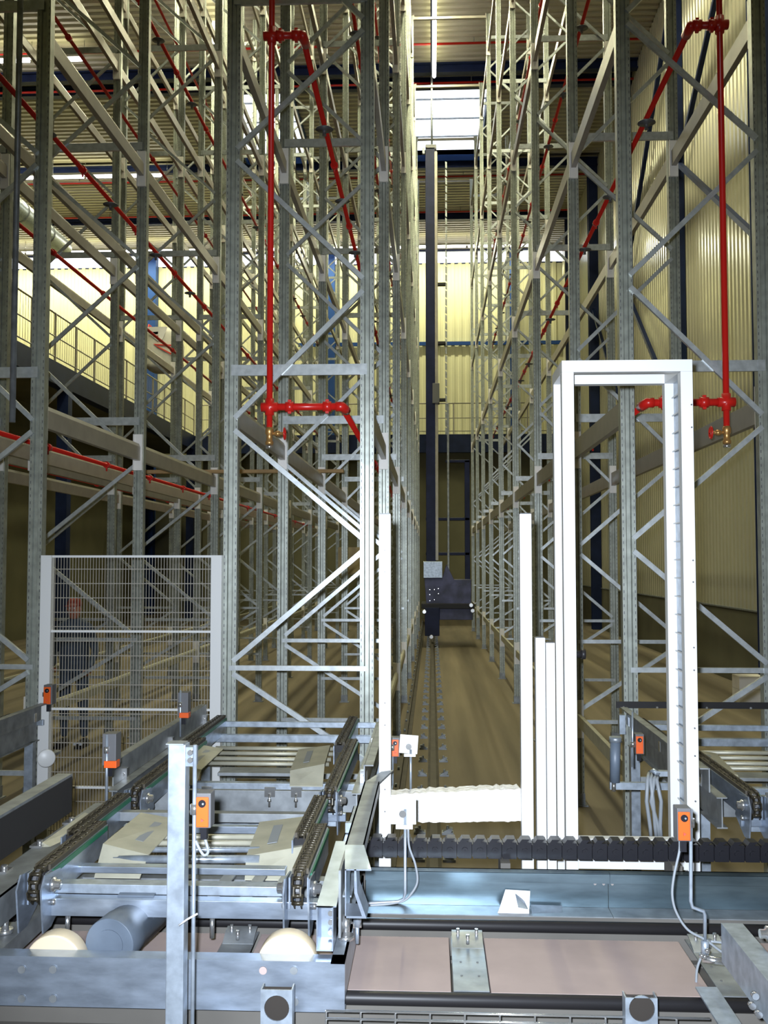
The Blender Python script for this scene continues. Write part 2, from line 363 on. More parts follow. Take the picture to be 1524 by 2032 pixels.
def rack(name_label, xl, xr, flip, first=0):
    """one bolted rack row: xl, xr outer faces; flip: node pattern mirrored"""
    t = thing('pallet_rack', name_label, 'pallet rack', ((xl+xr)/2, FR[first], 0), 'tall galvanised pallet racks')
    a, b = xl+.05, xr-.05
    nodes = [(1,-1.45),(0,-.755),(1,.13),(0,1.016),(1,2.04),(0,3.03)]+[(i % 2 == 0, 4.0+i) for i in range(10)]
    nodes = [(bool(s)^flip, h) for s, h in nodes]
    dm = {}
    for i in range(len(nodes)-1):
        (s0, h0), (s1, h1) = nodes[i], nodes[i+1]
        x0 = b if s0 else a; x1 = b if s1 else a; dx = (x1-x0)*.03
        dm[i] = (MB().bar((x0+dx, 0, C+h0+.045), (x1-dx, 0, C+h1-.045), .036, .03, up=(0,1,0)).mesh('diagonal_brace', 'brace'))
    bars = [(-.76,.018,.03),(-1.53,.018,.03)]+[(h_,.04,.03) for h_ in (1.415,4.22,7.1,9.97,12.8)]
    bm_ = [MB().box(a+.03, b-.03, -.0125, .0125, C+h-r, C+h+r).box(a-.0, a+.05, -.02,-.012,C+h-r,C+h+r).box(b-.05,b,-.02,-.012,C+h-r,C+h+r).mesh('cross_bar', 'brace') for h, r, q in bars]
    for fi in range(first, len(FR)):
        y = FR[fi]
        u = inst(G['up'], 'upright', t, (a, y, 0)); u2 = inst(G['up'], 'upright', t, (b, y, 0))
        inst(G['foot'], 'foot_plate', u, (a, y, 0)); inst(G['foot'], 'foot_plate', u2, (b, y, 0))
        for i in dm: inst(dm[i], 'diagonal_brace', u, (0, y-.045, 0))
        for me in bm_: inst(me, 'cross_bar', u, (0, y-.03, 0))
        if fi+1 < len(FR):
            y1 = FR[fi+1]
            for h in LV:
                hh = .055 if h < 0 else (.085 if h < 2 else .075)
                for x in ((a, b) if h > 0 else ((a,) if flip else ((b,) if fi else ()))):
                    bo = inst(beam_mesh(y1-y-.08, hh, h < 0), 'pallet_beam', t, (x, y+.04, C+h))
                    inst(G['conn'], 'beam_connector', bo, (x, y+.052, C+h)); inst(G['conn'], 'beam_connector', bo, (x, y1-.052, C+h))
    return t
BMC = {}
def beam_mesh(L, hh, low):
    k = (round(L, 3), hh)
    if k not in BMC: BMC[k] = MB().prism([(-.024,0,-hh),(.024,0,-hh),(.024,0,hh*.6),(.010,0,hh),(-.024,0,hh)], (0,0,0), (0,L,0)).mesh('pallet_beam', 'warm' if low else 'beam')
    return BMC[k]
rack('galvanised rack row directly left of the main aisle, behind the left conveyor', -1.52, -.42, False)
rack('galvanised rack row right of the main aisle, beside the ribbed wall', 1.36, 2.44, True)
rack('galvanised rack row beyond the mesh fence, second to the left of the main aisle', -4.03, -2.87, True)
rack('galvanised rack row farthest left, standing back to back with its neighbour', -5.40, -4.28, True)
# ties across the main aisle between the rack tops
for i, y in enumerate(FR[2:]):
    o = MB().box(-.418, 1.358, y-.03, y+.03, TOP-.10, TOP-.04)
    for q in (-.41, 1.35): o.box(q-.008, q+.008, y-.05, y+.05, TOP-.12, TOP+.01)
    o.build('rack_tie', 'beam', label=('pale tie bar across the top of the main aisle, ' + ['nearest the camera', 'second from camera', 'third from camera', 'before the skylight', 'under the skylight', 'second farthest off', 'farthest off'][i]), category='tie bar', group='tie bars between the rack tops')

# ------------------------------------------------------------------ red sprinkler pipework
PI_ = {}
def pipe_thing(label, xr_, y, zb, zt, branches, x_extra=None, m='red', r=.022, valve=1, rm='red', zmax=C+4.5):
    """riser at xr_ with branches [(z, x of the run, y end)]"""
    t = thing('sprinkler_riser', label, 'sprinkler pipe', (xr_, y, zb))
    MB().tube([(xr_, y, zb), (xr_, y, zt)], r, 12).build('riser_pipe', rm, t)
    for z, xb, ye, big in branches:
        rb = r*1.2
        if z < zmax:
            MB().tube([(xr_+(-.05 if xb > xr_ else .05), y, z), (xb, y, z)], rb, 12).build('cross_pipe', m, t)
            m2 = MB().disc((xr_, y, z), (0,0,1), r*1.5, .12, 12).disc((xr_, y, z), (1,0,0), rb*1.3, .12, 12); m2.build('tee_fitting', m, t)
            for q in (.28, .80):
                xx = xr_+(xb-xr_)*q; c_ = MB().disc((xx, y, z), (1,0,0), rb*1.45, .06, 12).box(xx-.012, xx+.012, y-.015, y+.015, z+rb*1.2, z+rb*1.9).box(xx-.012, xx+.012, y-.015, y+.015, z-rb*1.9, z-rb*1.2); c_.build('grooved_coupling', m, t)
            el = MB().tube([(xb-(xb-xr_)*.08, y, z), (xb, y, z), (xb+(xb-xr_)*.03, y+.04, z-.01), (xb+(xb-xr_)*.04, y+.12, z-.01)], rb*1.35, 12); el.build('elbow', m, t)
        run = MB().tube([(xb, y+.08, z), (xb, ye, z)], r*1.05, 10).build('branch_pipe', m, t)
        yy = y+1.5; k = 0
        while yy < ye:
            if z > C+2:
                d = MB().lathe((xb, yy, z-.02), (0,0,-1), [(.008,0),(.075,.012),(.08,.02),(.02,.026),(.014,.07),(.02,.075)], 14); d.build('water_shield', 'dgrey', run)
            c_ = MB().disc((xb, yy+.9, z), (0,1,0), r*1.7, .05, 10).tube([(xb, yy+.9, z), (xb, yy+.9, z-.07)], .01, 6); c_.build('grooved_coupling', m, run)
            yy += 1.75; k += 1
    if valve:
        MB().lathe((xr_, y, zb+.02), (0,0,-1), [(r*.9,0),(.03,.02),(.03,.05),(.022,.06),(.022,.10),(.03,.11),(.028,.13)], 12).build('drain_valve', 'brass', t)
        s = 1 if xb < xr_ else 1
        s = 1 if xr_ < 0 else -1
        MB().tube([(xr_, y, zb-.03), (xr_+s*.10, y, zb-.03)], .012, 8).disc((xr_+s*.06, y, zb-.03), (1,0,0), .02, .03, 10).build('valve_stem', 'brass', t)
        w_ = MB(); n = 16; ring = [(xr_+s*.11, y+.042*math.cos(i*2*PI/n), zb-.03+.042*math.sin(i*2*PI/n)) for i in range(n+1)]
        w_.tube(ring, .006, 6).tube([(xr_+s*.11, y-.04, zb-.03), (xr_+s*.11, y+.04, zb-.03)], .004, 5).tube([(xr_+s*.11, y, zb-.07), (xr_+s*.11, y, zb+.01)], .004, 5)
        w_.build('hand_wheel', m, t)
        MB().disc((xr_, y, zb-.125), (0,0,1), .026, .02, 12).build('drain_cap', 'chrome', t)
    return t
yp = 7.05
xa = W(535, 805, yp).x; z1 = WZ(805, yp); z2 = WZ(62, yp)
hi = [(C+6.62, -.93, 31, 0), (C+9.4, -.95, 31, 0)]
pipe_thing('bright red sprinkler riser in front of the left rack, ending in a brass valve', xa, yp, WZ(850, yp), C+12.5, [(z1, WX(678, yp, 805), 31, 1), (z2, WX(600, yp, 62), 31, 1)]+hi)
xa = W(1434, 400, yp).x; z2 = WZ(50, yp, 1400)
pipe_thing('bright red sprinkler riser in front of the right rack, right of the white door frame', xa, yp, WZ(850, yp, 1434), C+12.5, [(z1+.01, WX(1285, yp, 805), 31, 1), (z2, WX(1372, yp, 62), 31, 1), (C+6.62, 1.86, 31, 0), (C+9.4, 1.86, 31, 0)])
pipe_thing('dim sprinkler riser at the left edge in front of the second rack', WX(27, yp, 700), yp, WZ(838, yp, 27), C+12.5, [(C+1.12, -3.72, 31, 0), (C+3.86, -3.42, 31, 0), (C+6.6, -3.42, 31, 0)], valve=0, rm='galvd', zmax=C)
for i, (h, x) in enumerate([(1.12, -4.75), (3.86, -4.7), (6.6, -4.55), (9.4, -4.6)]):
    t = thing('sprinkler_run', 'red sprinkler pipe inside the farthest left rack, ' + ['lowest of its four runs', 'second run from the bottom', 'third run from the bottom', 'topmost run'][i], 'sprinkler pipe', (x, 7.3, C+h-.02), 'sprinkler runs in the farthest left rack')
    r_ = MB().tube([(x, 7.3, C+h), (x, 31, C+h)], .024, 8).build('pipe', 'red', t)
    for q in range(12): MB().disc((x, 8.2+q*1.9, C+h), (0,1,0), .04, .06, 8).build('grooved_coupling', 'red', t)

# ------------------------------------------------------------------ floor rail and conductor strip in the aisle
t = thing('crane_rail', 'dark floor rail down the middle of the aisle with paired clips', 'rail', (0, 5.2, 0))
MB().prism([(-.06,0,0),(.06,0,0),(.06,0,.012),(.012,0,.025),(.010,0,.07),(.03,0,.08),(.03,0,.11),(-.03,0,.11),(-.03,0,.08),(-.010,0,.07),(-.012,0,.025),(-.06,0,.012)], (.01,5.2,0), (.01,39.5,0)).build('rail_profile', 'railm', t)
clip = MB().box(-.05,.05,-.045,.045,0,.02).prism([(-.04,-.03,.02),(.03,-.03,.02),(.045,-.03,.05),(.02,-.03,.055)], (0,0,0), (0,.06,0)).tube([(0,0,.02),(0,0,.07)], .012, 6).mesh('rail_clip', 'galvd')
clipm = MB().box(-.05,.05,-.045,.045,0,.02).prism([(.04,-.03,.02),(-.03,-.03,.02),(-.045,-.03,.05),(-.02,-.03,.055)][::-1], (0,0,0), (0,.06,0)).tube([(0,0,.02),(0,0,.07)], .012, 6).mesh('rail_clip', 'galvd')
y = 5.6
while y < 39:
    inst(clip, 'rail_clip', t, (.13, y, 0)); inst(clipm, 'rail_clip', t, (-.11, y, 0)); y += .78
t = thing('conductor_strip', 'narrow grey conductor strip on the floor along the foot of the left rack', 'rail', (-.36, 7.4, 0))
MB().box(-.385, -.33, 7.4, 39, 0, .10).box(-.335, -.28, 7.4, 39, 0, .03).build('strip_body', 'railm', t)
bo = MB().tube([(0,0,0),(.0,0,.03)], .014, 6).mesh('bolt', 'galv')
for q in range(38): inst(bo, 'bolt', t, (-.365, 7.6+q*.82, .10))

# ------------------------------------------------------------------ stacker crane
YC = 28.0
t = thing('stacker_crane', 'dark blue stacker crane with one tall mast standing far down the aisle', 'stacker crane', (W(890, 1270, YC).x, YC, 0))
def cb(name, x0, x1, y0, y1, m, Y0=YC, dep=.4, par=None):
    a = W(x0, y1, Y0); b = W(x1, y0, Y0)
    return MB().box(a.x, b.x, Y0, Y0+dep, a.z, b.z).build(name, m, par or t, bevel=.01)
cb('mast', 846, 863, 292, 1200, 'crane', dep=.35)
cb('mast_guide', 863.5, 868, 300, 1112, 'beam', dep=.12)
cb('mast_head', 844, 866, 286, 296, 'dgrey', dep=.45)
cb('head_roller', 838, 843, 292, 305, 'galvd', dep=.1)
cb('control_cabinet', 840, 878, 1114, 1147, 'galv', YC-.35, .34)
MB().prism([W(842,1147,YC-.3), W(846,1200,YC-.3), W(935,1200,YC-.3), W(935,1150,YC-.3), W(901,1150,YC-.3), W(886,1120,YC-.3), W(878,1147,YC-.3)], (0,0,0), (0,.7,0)).build('drive_housing', 'hous', t, bevel=.01)
cb('base_beam', 836, 942, 1198, 1208, 'black', YC-.5, 1.6)
cb('base_box', 872, 938, 1208, 1230, 'hous', YC-.4, 1.4)
cb('wheel_box', 843, 872, 1206, 1262, 'crane', YC-.6, .5)
for px, py in ((842, 1214), (938, 1212), (935, 1201), (856, 1264)):
    p = W(px, py, YC-.62); MB().lathe((p.x, p.y, p.z), (0,1,0), [(.05,0),(.06,.02),(.06,.12),(.03,.14)], 12).build('guide_roller', 'chrome', t)
m = MB()
for px, py in ((853,1170),(862,1170),(853,1180),(870,1168),(870,1178),(862,1190),(853,1192)):
    p = W(px, py, YC-.31); m.disc(p, (0,1,0), .012, .03, 6)
m.build('bolt_heads', 'chrome', t, kind='stuff')
lf = cb('lift_frame', 923, 932, 913, 1200, 'crane', YC+.3, .12)
cb('frame_rail', 884, 932, 912, 918, 'crane', YC+.3, .12); cb('frame_rail', 845, 932, 1027, 1033, 'crane', YC+.3, .12); cb('frame_rail', 845, 932, 1096, 1102, 'crane', YC+.3, .12)
cb('frame_post', 888, 891, 800, 1200, 'galvd', YC+.25, .06)
for i in range(34):
    py = 320+i*16; a = W(883.5, py, YC+.2)
    MB().prism([(a.x,a.y,a.z),(a.x+.05,a.y,a.z-.03),(a.x+.05,a.y,a.z-.22),(a.x,a.y,a.z-.19)], (0,0,0), (0,.02,0)).build('cable_guide', 'galvd', t)
for py in (560, 677, 790): cb('guide_bracket', 866, 884, py, py+6, 'black', YC+.05, .15)
cb('winch', 858, 872, 760, 800, 'dgrey', YC-.05, .3)
a = W(857, 300, YC); MB().tube([(a.x, YC+.15, a.z), (a.x, YC+.15, C+14.10)], .03, 8).build('top_guide_post', 'galvd', t)
struct(MB().box(a.x-.03, a.x+.03, 9, 39.5, C+14.10, C+14.18).build('overhead_guide_rail', 'navy'))

# ------------------------------------------------------------------ white door frame and posts between the aisle and the transfer track
ZD = C-1.55
YG, YG2, PW = 4.6, 4.97, .055
xg0, xg1 = WX(1120, YG), WX(1385, YG, 1400)
zg1 = WZ(714, YG, 1250)
t = thing('door_frame', 'tall white steel door frame box standing right of the aisle', 'door frame', ((xg0+xg1)/2, YG, ZD))
for nm, x0, y0 in (('front_post', xg0, YG), ('front_post', xg1-PW, YG), ('back_post', xg0, YG2-PW), ('back_post', xg1-PW, YG2-PW)):
    MB().box(x0, x0+PW, y0, y0+PW, ZD, zg1-PW).build(nm, 'white', t, bevel=.002)
MB().box(xg0, xg1, YG, YG+PW, zg1-PW, zg1).build('lintel', 'white', t, bevel=.002)
MB().box(xg0, xg1, YG2-PW, YG2, zg1-PW, zg1).build('lintel', 'white', t, bevel=.002)
for x0 in (xg0, xg1-PW): MB().box(x0, x0+PW, YG+PW, YG2-PW, zg1-PW, zg1).build('side_rail', 'white', t)
zs = WZ(1720, YG)
MB().box(xg0+PW, xg1-PW, YG, YG+PW, zs, WZ(1661, YG)).build('sill', 'white', t)
# side panel: small steps of white mesh between the right posts
for k in range(24):
    z = zs+.16+k*.088
    if z < zg1-.08: MB().bar((xg1-.02, YG+PW, z), (xg1-.02, YG2-PW, z), .006, .006).build('panel_rung', 'white', t)
MB().box(xg1-.012, xg1-.008, YG+PW, YG2-PW, zs+.1, zg1-PW).build('side_panel', 'galv', t)
m = MB()
for py in (803, 848, 1112, 1155, 1285, 1330, 1445, 1500, 1590):
    p = W(1372 + (py-800)*.01, py, YG); m.disc((p.x, YG-.002, p.z), (0,1,0), .004, .004, 8)
m.build('screw_holes', 'dgrey', t, kind='stuff')
a = W(1157, 1292, YG2); MB().tube([(xg0+PW-.01, YG+.2, a.z), (xg0+PW+.055, YG+.2, a.z)], .018, 10).disc((xg0+PW+.06, YG+.2, a.z), (1,0,0), .024, .02, 12).build('door_knob', 'black', t)
def wpost(px0, px1, top, label, Y=YG, holes=()):
    a, b = WX(px0, Y), WX(px1, Y)
    t = thing('steel_post', label, 'post', ((a+b)/2, Y, ZD))
    MB().box(a, b, Y, Y+PW, ZD+.01, WZ(top, Y)).build('post_tube', 'white', t, bevel=.002)
    MB().box(a-.002, b+.002, Y-.03, Y+PW+.03, ZD, ZD+.01).build('base_plate', 'galv', t)
    MB().box(a+.003, b-.003, Y+.003, Y+PW-.003, WZ(top, Y), WZ(top, Y)+.004).build('end_cap', 'blackp', t)
    for py in holes:
        MB().disc(((a+b)/2, Y-.001, WZ(py, Y)), (0,1,0), .003, .004, 8).build('screw_hole', 'dgrey', t)
wpost(752, 775.5, 1020, 'white square post left of the aisle, by the left rack', holes=(1092, 1135, 1396, 1440, 1568, 1612))
wpost(1033, 1056.5, 1020, 'tall white square post at the right end of the rough white block')
wpost(1063, 1082, 1265, 'short white post just left of the door frame, left one of the two')
wpost(1083.5, 1101.5, 1275, 'short white post touching the door frame, right one of the two')
# rough white block lying between the posts
Yb = 4.657
n = 40; x0, x1 = WX(764, Yb, 1600), WX(1035, Yb, 1600); top = []; vs = []; fs = []
for i in range(n+1):
    q = i/n; x = x0+(x1-x0)*q
    zt = WZ(1578-14*q, Yb)+random.uniform(-.004,.004); zb = WZ(1634-6*q, Yb)+random.uniform(-.003,.003)
    for yy, z in ((Yb, zb), (Yb, zt), (Yb+.09, zt+.002+random.uniform(-.003,.004)), (Yb+.09, zb)): vs.append((x+(random.uniform(-.02,0) if i == n else 0), yy+random.uniform(-.003,.003), z))
for i in range(n):
    for k in range(4): fs.append((i*4+k, i*4+(k+1) % 4, (i+1)*4+(k+1) % 4, (i+1)*4+k))
fs += [(0,1,2,3), (n*4+3,n*4+2,n*4+1,n*4)]
ob = MB().add(vs, fs).build('foam_block', 'foam', label='rough white foam beam with a frayed yellow top lying between the white posts', category='barrier beam')
ob.data.materials.append(M['foamy'])
for i, p in enumerate(ob.data.polygons):
    if p.normal.z > .7: p.material_index = 1

# ------------------------------------------------------------------ mesh fence closing the gap between the left racks
YFN = 7.13
t = thing('mesh_fence', 'white framed wire mesh fence panel left of the left conveyor', 'fence', (WX(260, YFN), YFN, 0))
a0, a1, b0, b1 = WX(81, YFN), WX(102, YFN), WX(419, YFN), WX(440, YFN); zt = WZ(1102, YFN, 260)
MB().box(a0, a1, YFN-.03, YFN+.03, 0, zt).build('post', 'white', t); MB().box(b0, b1, YFN-.03, YFN+.03, 0, zt).build('post', 'white', t)
for x in (a0, b0): MB().box(x-.01, x+.078, YFN-.06, YFN+.032, 0, .01).build('foot_plate', 'galv', t)
for py in (1104, 1255, 1412, 1570): MB().box(a1, b0, YFN-.012, YFN+.012, WZ(py, YFN)-.008, WZ(py, YFN)+.008).build('frame_rail', 'white', t)
m = MB(); k = int((b0-a1)/.0215)
for i in range(1, k): x = a1+(b0-a1)*i/k; m.box(x-.0020, x+.0020, YFN-.0115, YFN-.0075, .12, zt-.01)
z = zt-.1
while z > .15: m.box(a1, b0, YFN-.007, YFN-.002, z-.0028, z+.0028); z -= .104
m.build('wire_mesh', 'beam', t, kind='stuff')

# ------------------------------------------------------------------ conveyors
HT = C-1.08          # chain top
def chain_mesh(m, x, y0, y1, z, w=.036, front=True, rr=.055):
    """roller chain: plates and rollers along the top, round the front sprocket and down"""
    pts = []; L = y1-y0; n = int(L/.032)
    path = [(y1-i*L/n, z, 0.0) for i in range(n+1)]
    if front:
        for k in range(1, 6): a = k*.55; path.append((y0-math.sin(min(a, PI*.9))*rr, z-rr+math.cos(min(a, PI*.9))*rr, a))
    for i in range(len(path)-1):
        (ya, za, _), (yb, zb, _) = path[i], path[i+1]
        ww = w/2 if i % 2 else w/2-.006
        for s in (-1, 1): m.bar((x+s*ww, ya, za-.004), (x+s*ww, yb, zb-.004), .005, .018)
        m.tube([(x-w/2, ya, za-.004), (x+w/2, ya, za-.004)], .0075, 6)
def strand(par, x, y0, y1, front=True, z=HT, side=1):
    st_ = MB().box(x-.035, x-.029, y0-.0, y1, z-.12, z-.012).box(x+.029, x+.035, y0, y1, z-.12, z-.012).build('strand_plate', 'galvs', par)
    MB().box(x-.028, x+.028, y0+.04, y1-.01, z-.055, z-.014).build('chain_bed', 'black', st_)
    MB().box(x+.0355, x+.041, y0+.05, y1-.02, z-.030, z-.012).build('green_liner', 'green', st_)
    MB().box(x-.029, x-.019, y0+.05, y1, z-.03, z+.005).box(x+.019, x+.029, y0+.05, y1, z-.03, z+.005).build('wear_strip', 'railm', st_)
    m = MB(); chain_mesh(m, x, y0+.02, y1, z, front=front); m.build('chain', 'chain', st_, kind='stuff')
    m = MB()
    for i in range(int((y1-y0)/.03)): m.tube([(x-.016, y0+.02+i*.03, z-.003), (x+.016, y0+.02+i*.03, z-.003)], .005, 5)
    m.build('rollers', 'railm', st_, kind='stuff') if front else None
    if front:
        yc, zc = y0+.02, z-.055
        for s in (-1, 1):
            pl = [(x+s*.040, y0-.05, z-.20), (x+s*.040, y0-.075, z-.05), (x+s*.040, y0-.04, z-.005), (x+s*.040, y0+.10, z-.02), (x+s*.040, y0+.16, z-.13), (x+s*.040, y0+.02, z-.20)]
            MB().prism(pl if s > 0 else pl[::-1], (0,0,0), (s*.006,0,0)).build('bearing_plate', 'galvs', st_)
            MB().lathe((x+s*.046, yc, zc), (s,0,0), [(.026,0),(.026,.012),(.018,.016),(.018,.03),(.008,.034)], 14).build('bearing', 'chrome', st_)
            MB().lathe((x+s*.046, yc+.0, zc-.06), (s,0,0), [(.012,0),(.012,.012),(.006,.016)], 6).build('bolt', 'chrome', st_)
        m = MB(); m.disc((x, yc, zc), (1,0,0), .044, .014, 20)
        for q in range(14):
            a = q*2*PI/14; m.box(x-.006, x+.006, yc-.007, yc+.007, zc+.04, zc+.054, rot=(Vector((x, yc, zc)), Matrix.Rotation(a, 3, 'X')))
        m.build('sprocket', 'dgrey', st_)
    return st_
def cover(par, x, y0, y1, w, z, s):
    """bent cover plate: sloping top, front flap; s=+1 lies on the right side of a left strand"""
    xa, xb = x, x+s*w
    top = [(xa, y0, z), (xb, y0-.02, z-.035), (xb+s*.02, y1, z-.01), (xa+s*.02, y1+.03, z+.012)]
    flap = [(xa, y0, z), (xb, y0-.02, z-.035), (xb-s*.01, y0-.10, z-.10), (xa, y0-.10, z-.10)]
    m = MB()
    for q in (top, flap):
        if s < 0: q = q[::-1]
        v = [Vector(p) for p in q]; m.add(v+[p-Vector((0,0,.004)) for p in v], [(0,1,2,3),(7,6,5,4),(0,4,5,1),(1,5,6,2),(2,6,7,3),(3,7,4,0)])
    c = m.build('cover_plate', 'warm', par)
    P = [Vector(p) for p in top]
    def q(u, v): return (P[0]*(1-u)+P[1]*u)*(1-v)+(P[3]*(1-u)+P[2]*u)*v+Vector((0,0,.0015))
    pts = [q(.50,.25), q(.68,.25), q(.68,.80), q(.50,.80)]
    if s < 0: pts = pts[::-1]
    MB().prism(pts, (0,0,-.001), (0,0,.001)).build('slot', 'cable', c)
    return c
def ctube(name, par, x0, x1, y, z, w, h, m='galv', bevel=.003):
    return MB().box(x0, x1, y-w/2, y+w/2, z-h/2, z+h/2).build(name, m, par, bevel=bevel)
def pd_conveyor(label, XA, mirrored=False):
    """two strand conveyor between the track and a rack; XA: x of the left strand"""
    XB = XA+.935; t = thing('chain_conveyor', label, 'conveyor', (XA+.47, 4.75, 0), 'chain conveyors feeding the racks')
    for X in (XA, XB):
        strand(t, X+.005, 4.79, 6.15); strand(t, X-.06, 5.98, 7.05, front=False)
    xl, xr = XA-.13, XB+.13
    for X, s in ((xl, -1), (xr, 1)):
        f = MB().prism([(X-.022,0,HT-.03),(X+.022,0,HT-.03),(X+.022,0,HT-.036),(X-s*.018-.003,0,HT-.036),(X-s*.018-.003,0,HT-.16),(X+.022,0,HT-.16),(X+.022,0,HT-.166),(X-.022,0,HT-.166)], (0,4.85,0), (0,7.10,0))
        f = MB().box(X-.025, X+.025, 4.85, 7.0, HT-.036, HT-.030).box(X-.003+s*.0, X+.003, 4.85, 7.0, HT-.17, HT-.036).box(X-.025, X+.025, 4.85, 7.0, HT-.176, HT-.17).build('side_frame', 'galvd', t)
        g_ = MB().box(X+s*.03, X+s*.075, 4.95, 7.0, HT+.08, HT+.086).box(X+s*.03-.003, X+s*.03+.003, 4.95, 7.0, HT-.03, HT+.086).build('guide_rail', 'galvd', t)
        for y in (5.1, 6.0, 6.9): MB().box(X+s*.0, X+s*.035, y-.02, y+.02, HT-.03, HT+.03).tube([(X+s*.02, y-.03, HT+.0), (X+s*.02, y+.03, HT+.0)], .009, 6).build('guide_bracket', 'chrome', t)
        for y in (5.2, 6.9):
            MB().box(X-.03, X+.03, y-.03, y+.03, .012, HT-.17).build('leg', 'galv', t); MB().box(X-.07, X+.07, y-.06, y+.06, 0, .012).build('foot_plate', 'galv', t)
    ctube('end_tube', t, XA-.05, XB+.16, 7.06, HT-.06, .03, .04, 'galv')
    ctube('cross_tube', t, xl, xr, 6.9, HT-.13, .05, .05); ctube('cross_tube', t, xl, xr, 5.55, HT-.155, .05, .04)
    ctube('cross_channel', t, xl, xr, 5.30, HT-.175, .03, .11, 'galvd'); ctube('cross_channel', t, XA-.02, XB+.03, 4.90, HT-.175, .06, .04)
    ctube('low_channel', t, XA-.05, XB+.08, 4.84, HT-.14, .03, .04, 'galvs')
    for y, z in ((6.36, .10), (6.22, .105), (6.10, .115), (5.98, .12)):
        MB().tube([(XA+.05, y, HT-z), (XB-.12, y, HT-z)], .013, 8).build('roller', 'warm', t)
    ctube('tray', t, XA+.2, XB-.3, 5.80, HT-.13, .16, .02, 'galvd')
    cover(t, XA-.02, 5.55, 6.02, .17, HT-.03, 1); cover(t, XB-.10, 5.55, 6.02, .19, HT-.03, -1)
    for x in (XA+.12, XA+.24, XB-.36, XB-.22):
        MB().box(x-.028, x+.028, 5.27, 5.28, HT-.15, HT-.10).tube([(x, 5.26, HT-.13), (x, 5.26, HT-.20)], .006, 6).disc((x, 5.26, HT-.165), (0,0,1), .012, .012, 6).build('levelling_bolt', 'chrome', t)
    return t
pd1 = pd_conveyor('chain conveyor running from the transfer car into the left rack', -1.43)
pd2 = dup(pd1, (-2.44, 0, 0), 'chain conveyor at the left edge beyond the mesh fence post, feeding the second rack')
pd3 = dup(pd1, (2.93, 0, 0), 'chain conveyor right of the white door frame, feeding the right rack')
t = thing('stop_bar', 'black flat stop bar lying across the rear of the right conveyor', 'stop bar', (1.95, 7.0, HT+.03))
MB().box(1.28, 3.2, 7.06, 7.07, WZ(1408, 7.0, 1300), WZ(1395, 7.0, 1300)).build('flat_bar', 'black', t)
MB().box(1.29, 1.33, 7.0, 7.06, HT-.10, HT+.03).build('bracket', 'galv', t)
for x in (1.33, 1.56, 1.9, 2.2): MB().disc((x, 7.056, WZ(1401, 7.06)), (0,1,0), .008, .006, 8).build('bolt', 'chrome', t)
# hanging hydraulic parts beside the right conveyor
t = thing('damper', 'grey upright cylinder in front of the right conveyor frame', 'cylinder', W(1224, 1552, 5.6))
MB().tube([W(1221, 1470, 5.6), W(1220, 1552, 5.6)], .028, 14).build('cylinder_body', 'motor', t); MB().tube([W(1221, 1462, 5.6), W(1221, 1472, 5.6)], .034, 14).build('cylinder_cap', 'galv', t)
MB().tube([W(1218, 1552, 5.6), W(1218, 1570, 5.6)], .012, 8).build('piston_rod', 'chrome', t)
MB().box(W(1212,1500,5.6).x, 1.36, 5.63, 5.66, WZ(1566,5.6), WZ(1552,5.6)).build('mounting_arm', 'galv', t)
t = thing('cable_bundle', 'bundle of grey cables hanging beside the right conveyor behind the door frame', 'cables', W(1300, 1660, 5.2))
for i, (a, b, c) in enumerate([(1288,1283,1290),(1294,1296,1300),(1301,1292,1306),(1306,1312,1310)]):
    MB().tube([W(a,1534+i*2,5.2), W(a-3,1548,5.16), W(b,1590,5.16), W(c,1640,5.17), W(c+2,1662,5.18)], .010, 8).build('cable', 'cable', t)
MB().tube([W(1290,1534,5.25), W(1298,1530,5.2), W(1308,1536,5.2)], .014, 8).build('strap', 'galv', t)
MB().box(W(1298,1532,5.2).x, 1.35, 5.19, 5.23, WZ(1536,5.2), WZ(1526,5.2)).build('strap_bracket', 'galv', t)

# ------------------------------------------------------------------ transfer car with its own pair of strands
t = thing('transfer_car', 'galvanised transfer car with chain strands and cream wheels, front left', 'transfer car', (-1.0, 3.3, C-1.44))
XA, XB = -1.39, -.465
car = t
for X in (XA, XB):
    strand(t, X, 3.50, 4.16); strand(t, X-.055, 3.96, 4.66, front=False)
Yc = 3.25
xr = WX(684, Yc, 1940); zt, zb = WZ(1896, Yc, 400)-.02, WZ(2000, Yc, 400)
zt = WZ(1908, Yc, 400)
fc = MB().box(-2.7, xr, Yc, Yc+.006, zb, zt).box(-2.7, xr, Yc, Yc+.062, zt-.0, zt+.006).box(-2.7, xr, Yc, Yc+.05, zb-.006, zb).build('front_channel', 'galvs', t)
for px, py in ((522,1926),(583,1926),(585,1988),(105,1924),(43,1924),(105,1982),(43,1982)):
    p = W(px, py, Yc-.003); MB().disc(p, (0,1,0), .0125, .004, 18).build('bolt_hole', 'board' if px == 522 else 'galvd', fc)
MB().box(-2.7, xr, 4.08, 4.14, zb, zt).build('rear_channel', 'galvd', t)
MB().box(xr-.008, xr, Yc+.01, 4.14, C-1.40, zt+.006).box(xr-.045, xr, Yc, 4.14, zt-.0, zt+.006).build('side_member', 'galv', t)
MB().box(XA-.10, XA-.04, Yc+.06, 4.1, zt-.06, zt+.004).build('side_member', 'galvd', t)
MB().box(-2.15, -2.09, Yc+.06, 4.1, zt-.06, zt+.004).build('side_member', 'galvd', t)
for px, r in ((114, .098), (572, .098)):
    p = W(px, 1905, Yc+.10)
    MB().disc((p.x, Yc+.095, p.z-.002), (0,1,0), .098, .07, 40).build('wheel', 'cream', t, bevel=.006)
    MB().lathe((p.x, Yc+.05, p.z-.03), (0,1,0), [(.02,0),(.02,.006)], 12).build('hub', 'galv', t)
p = W(222, 1868, Yc+.15)
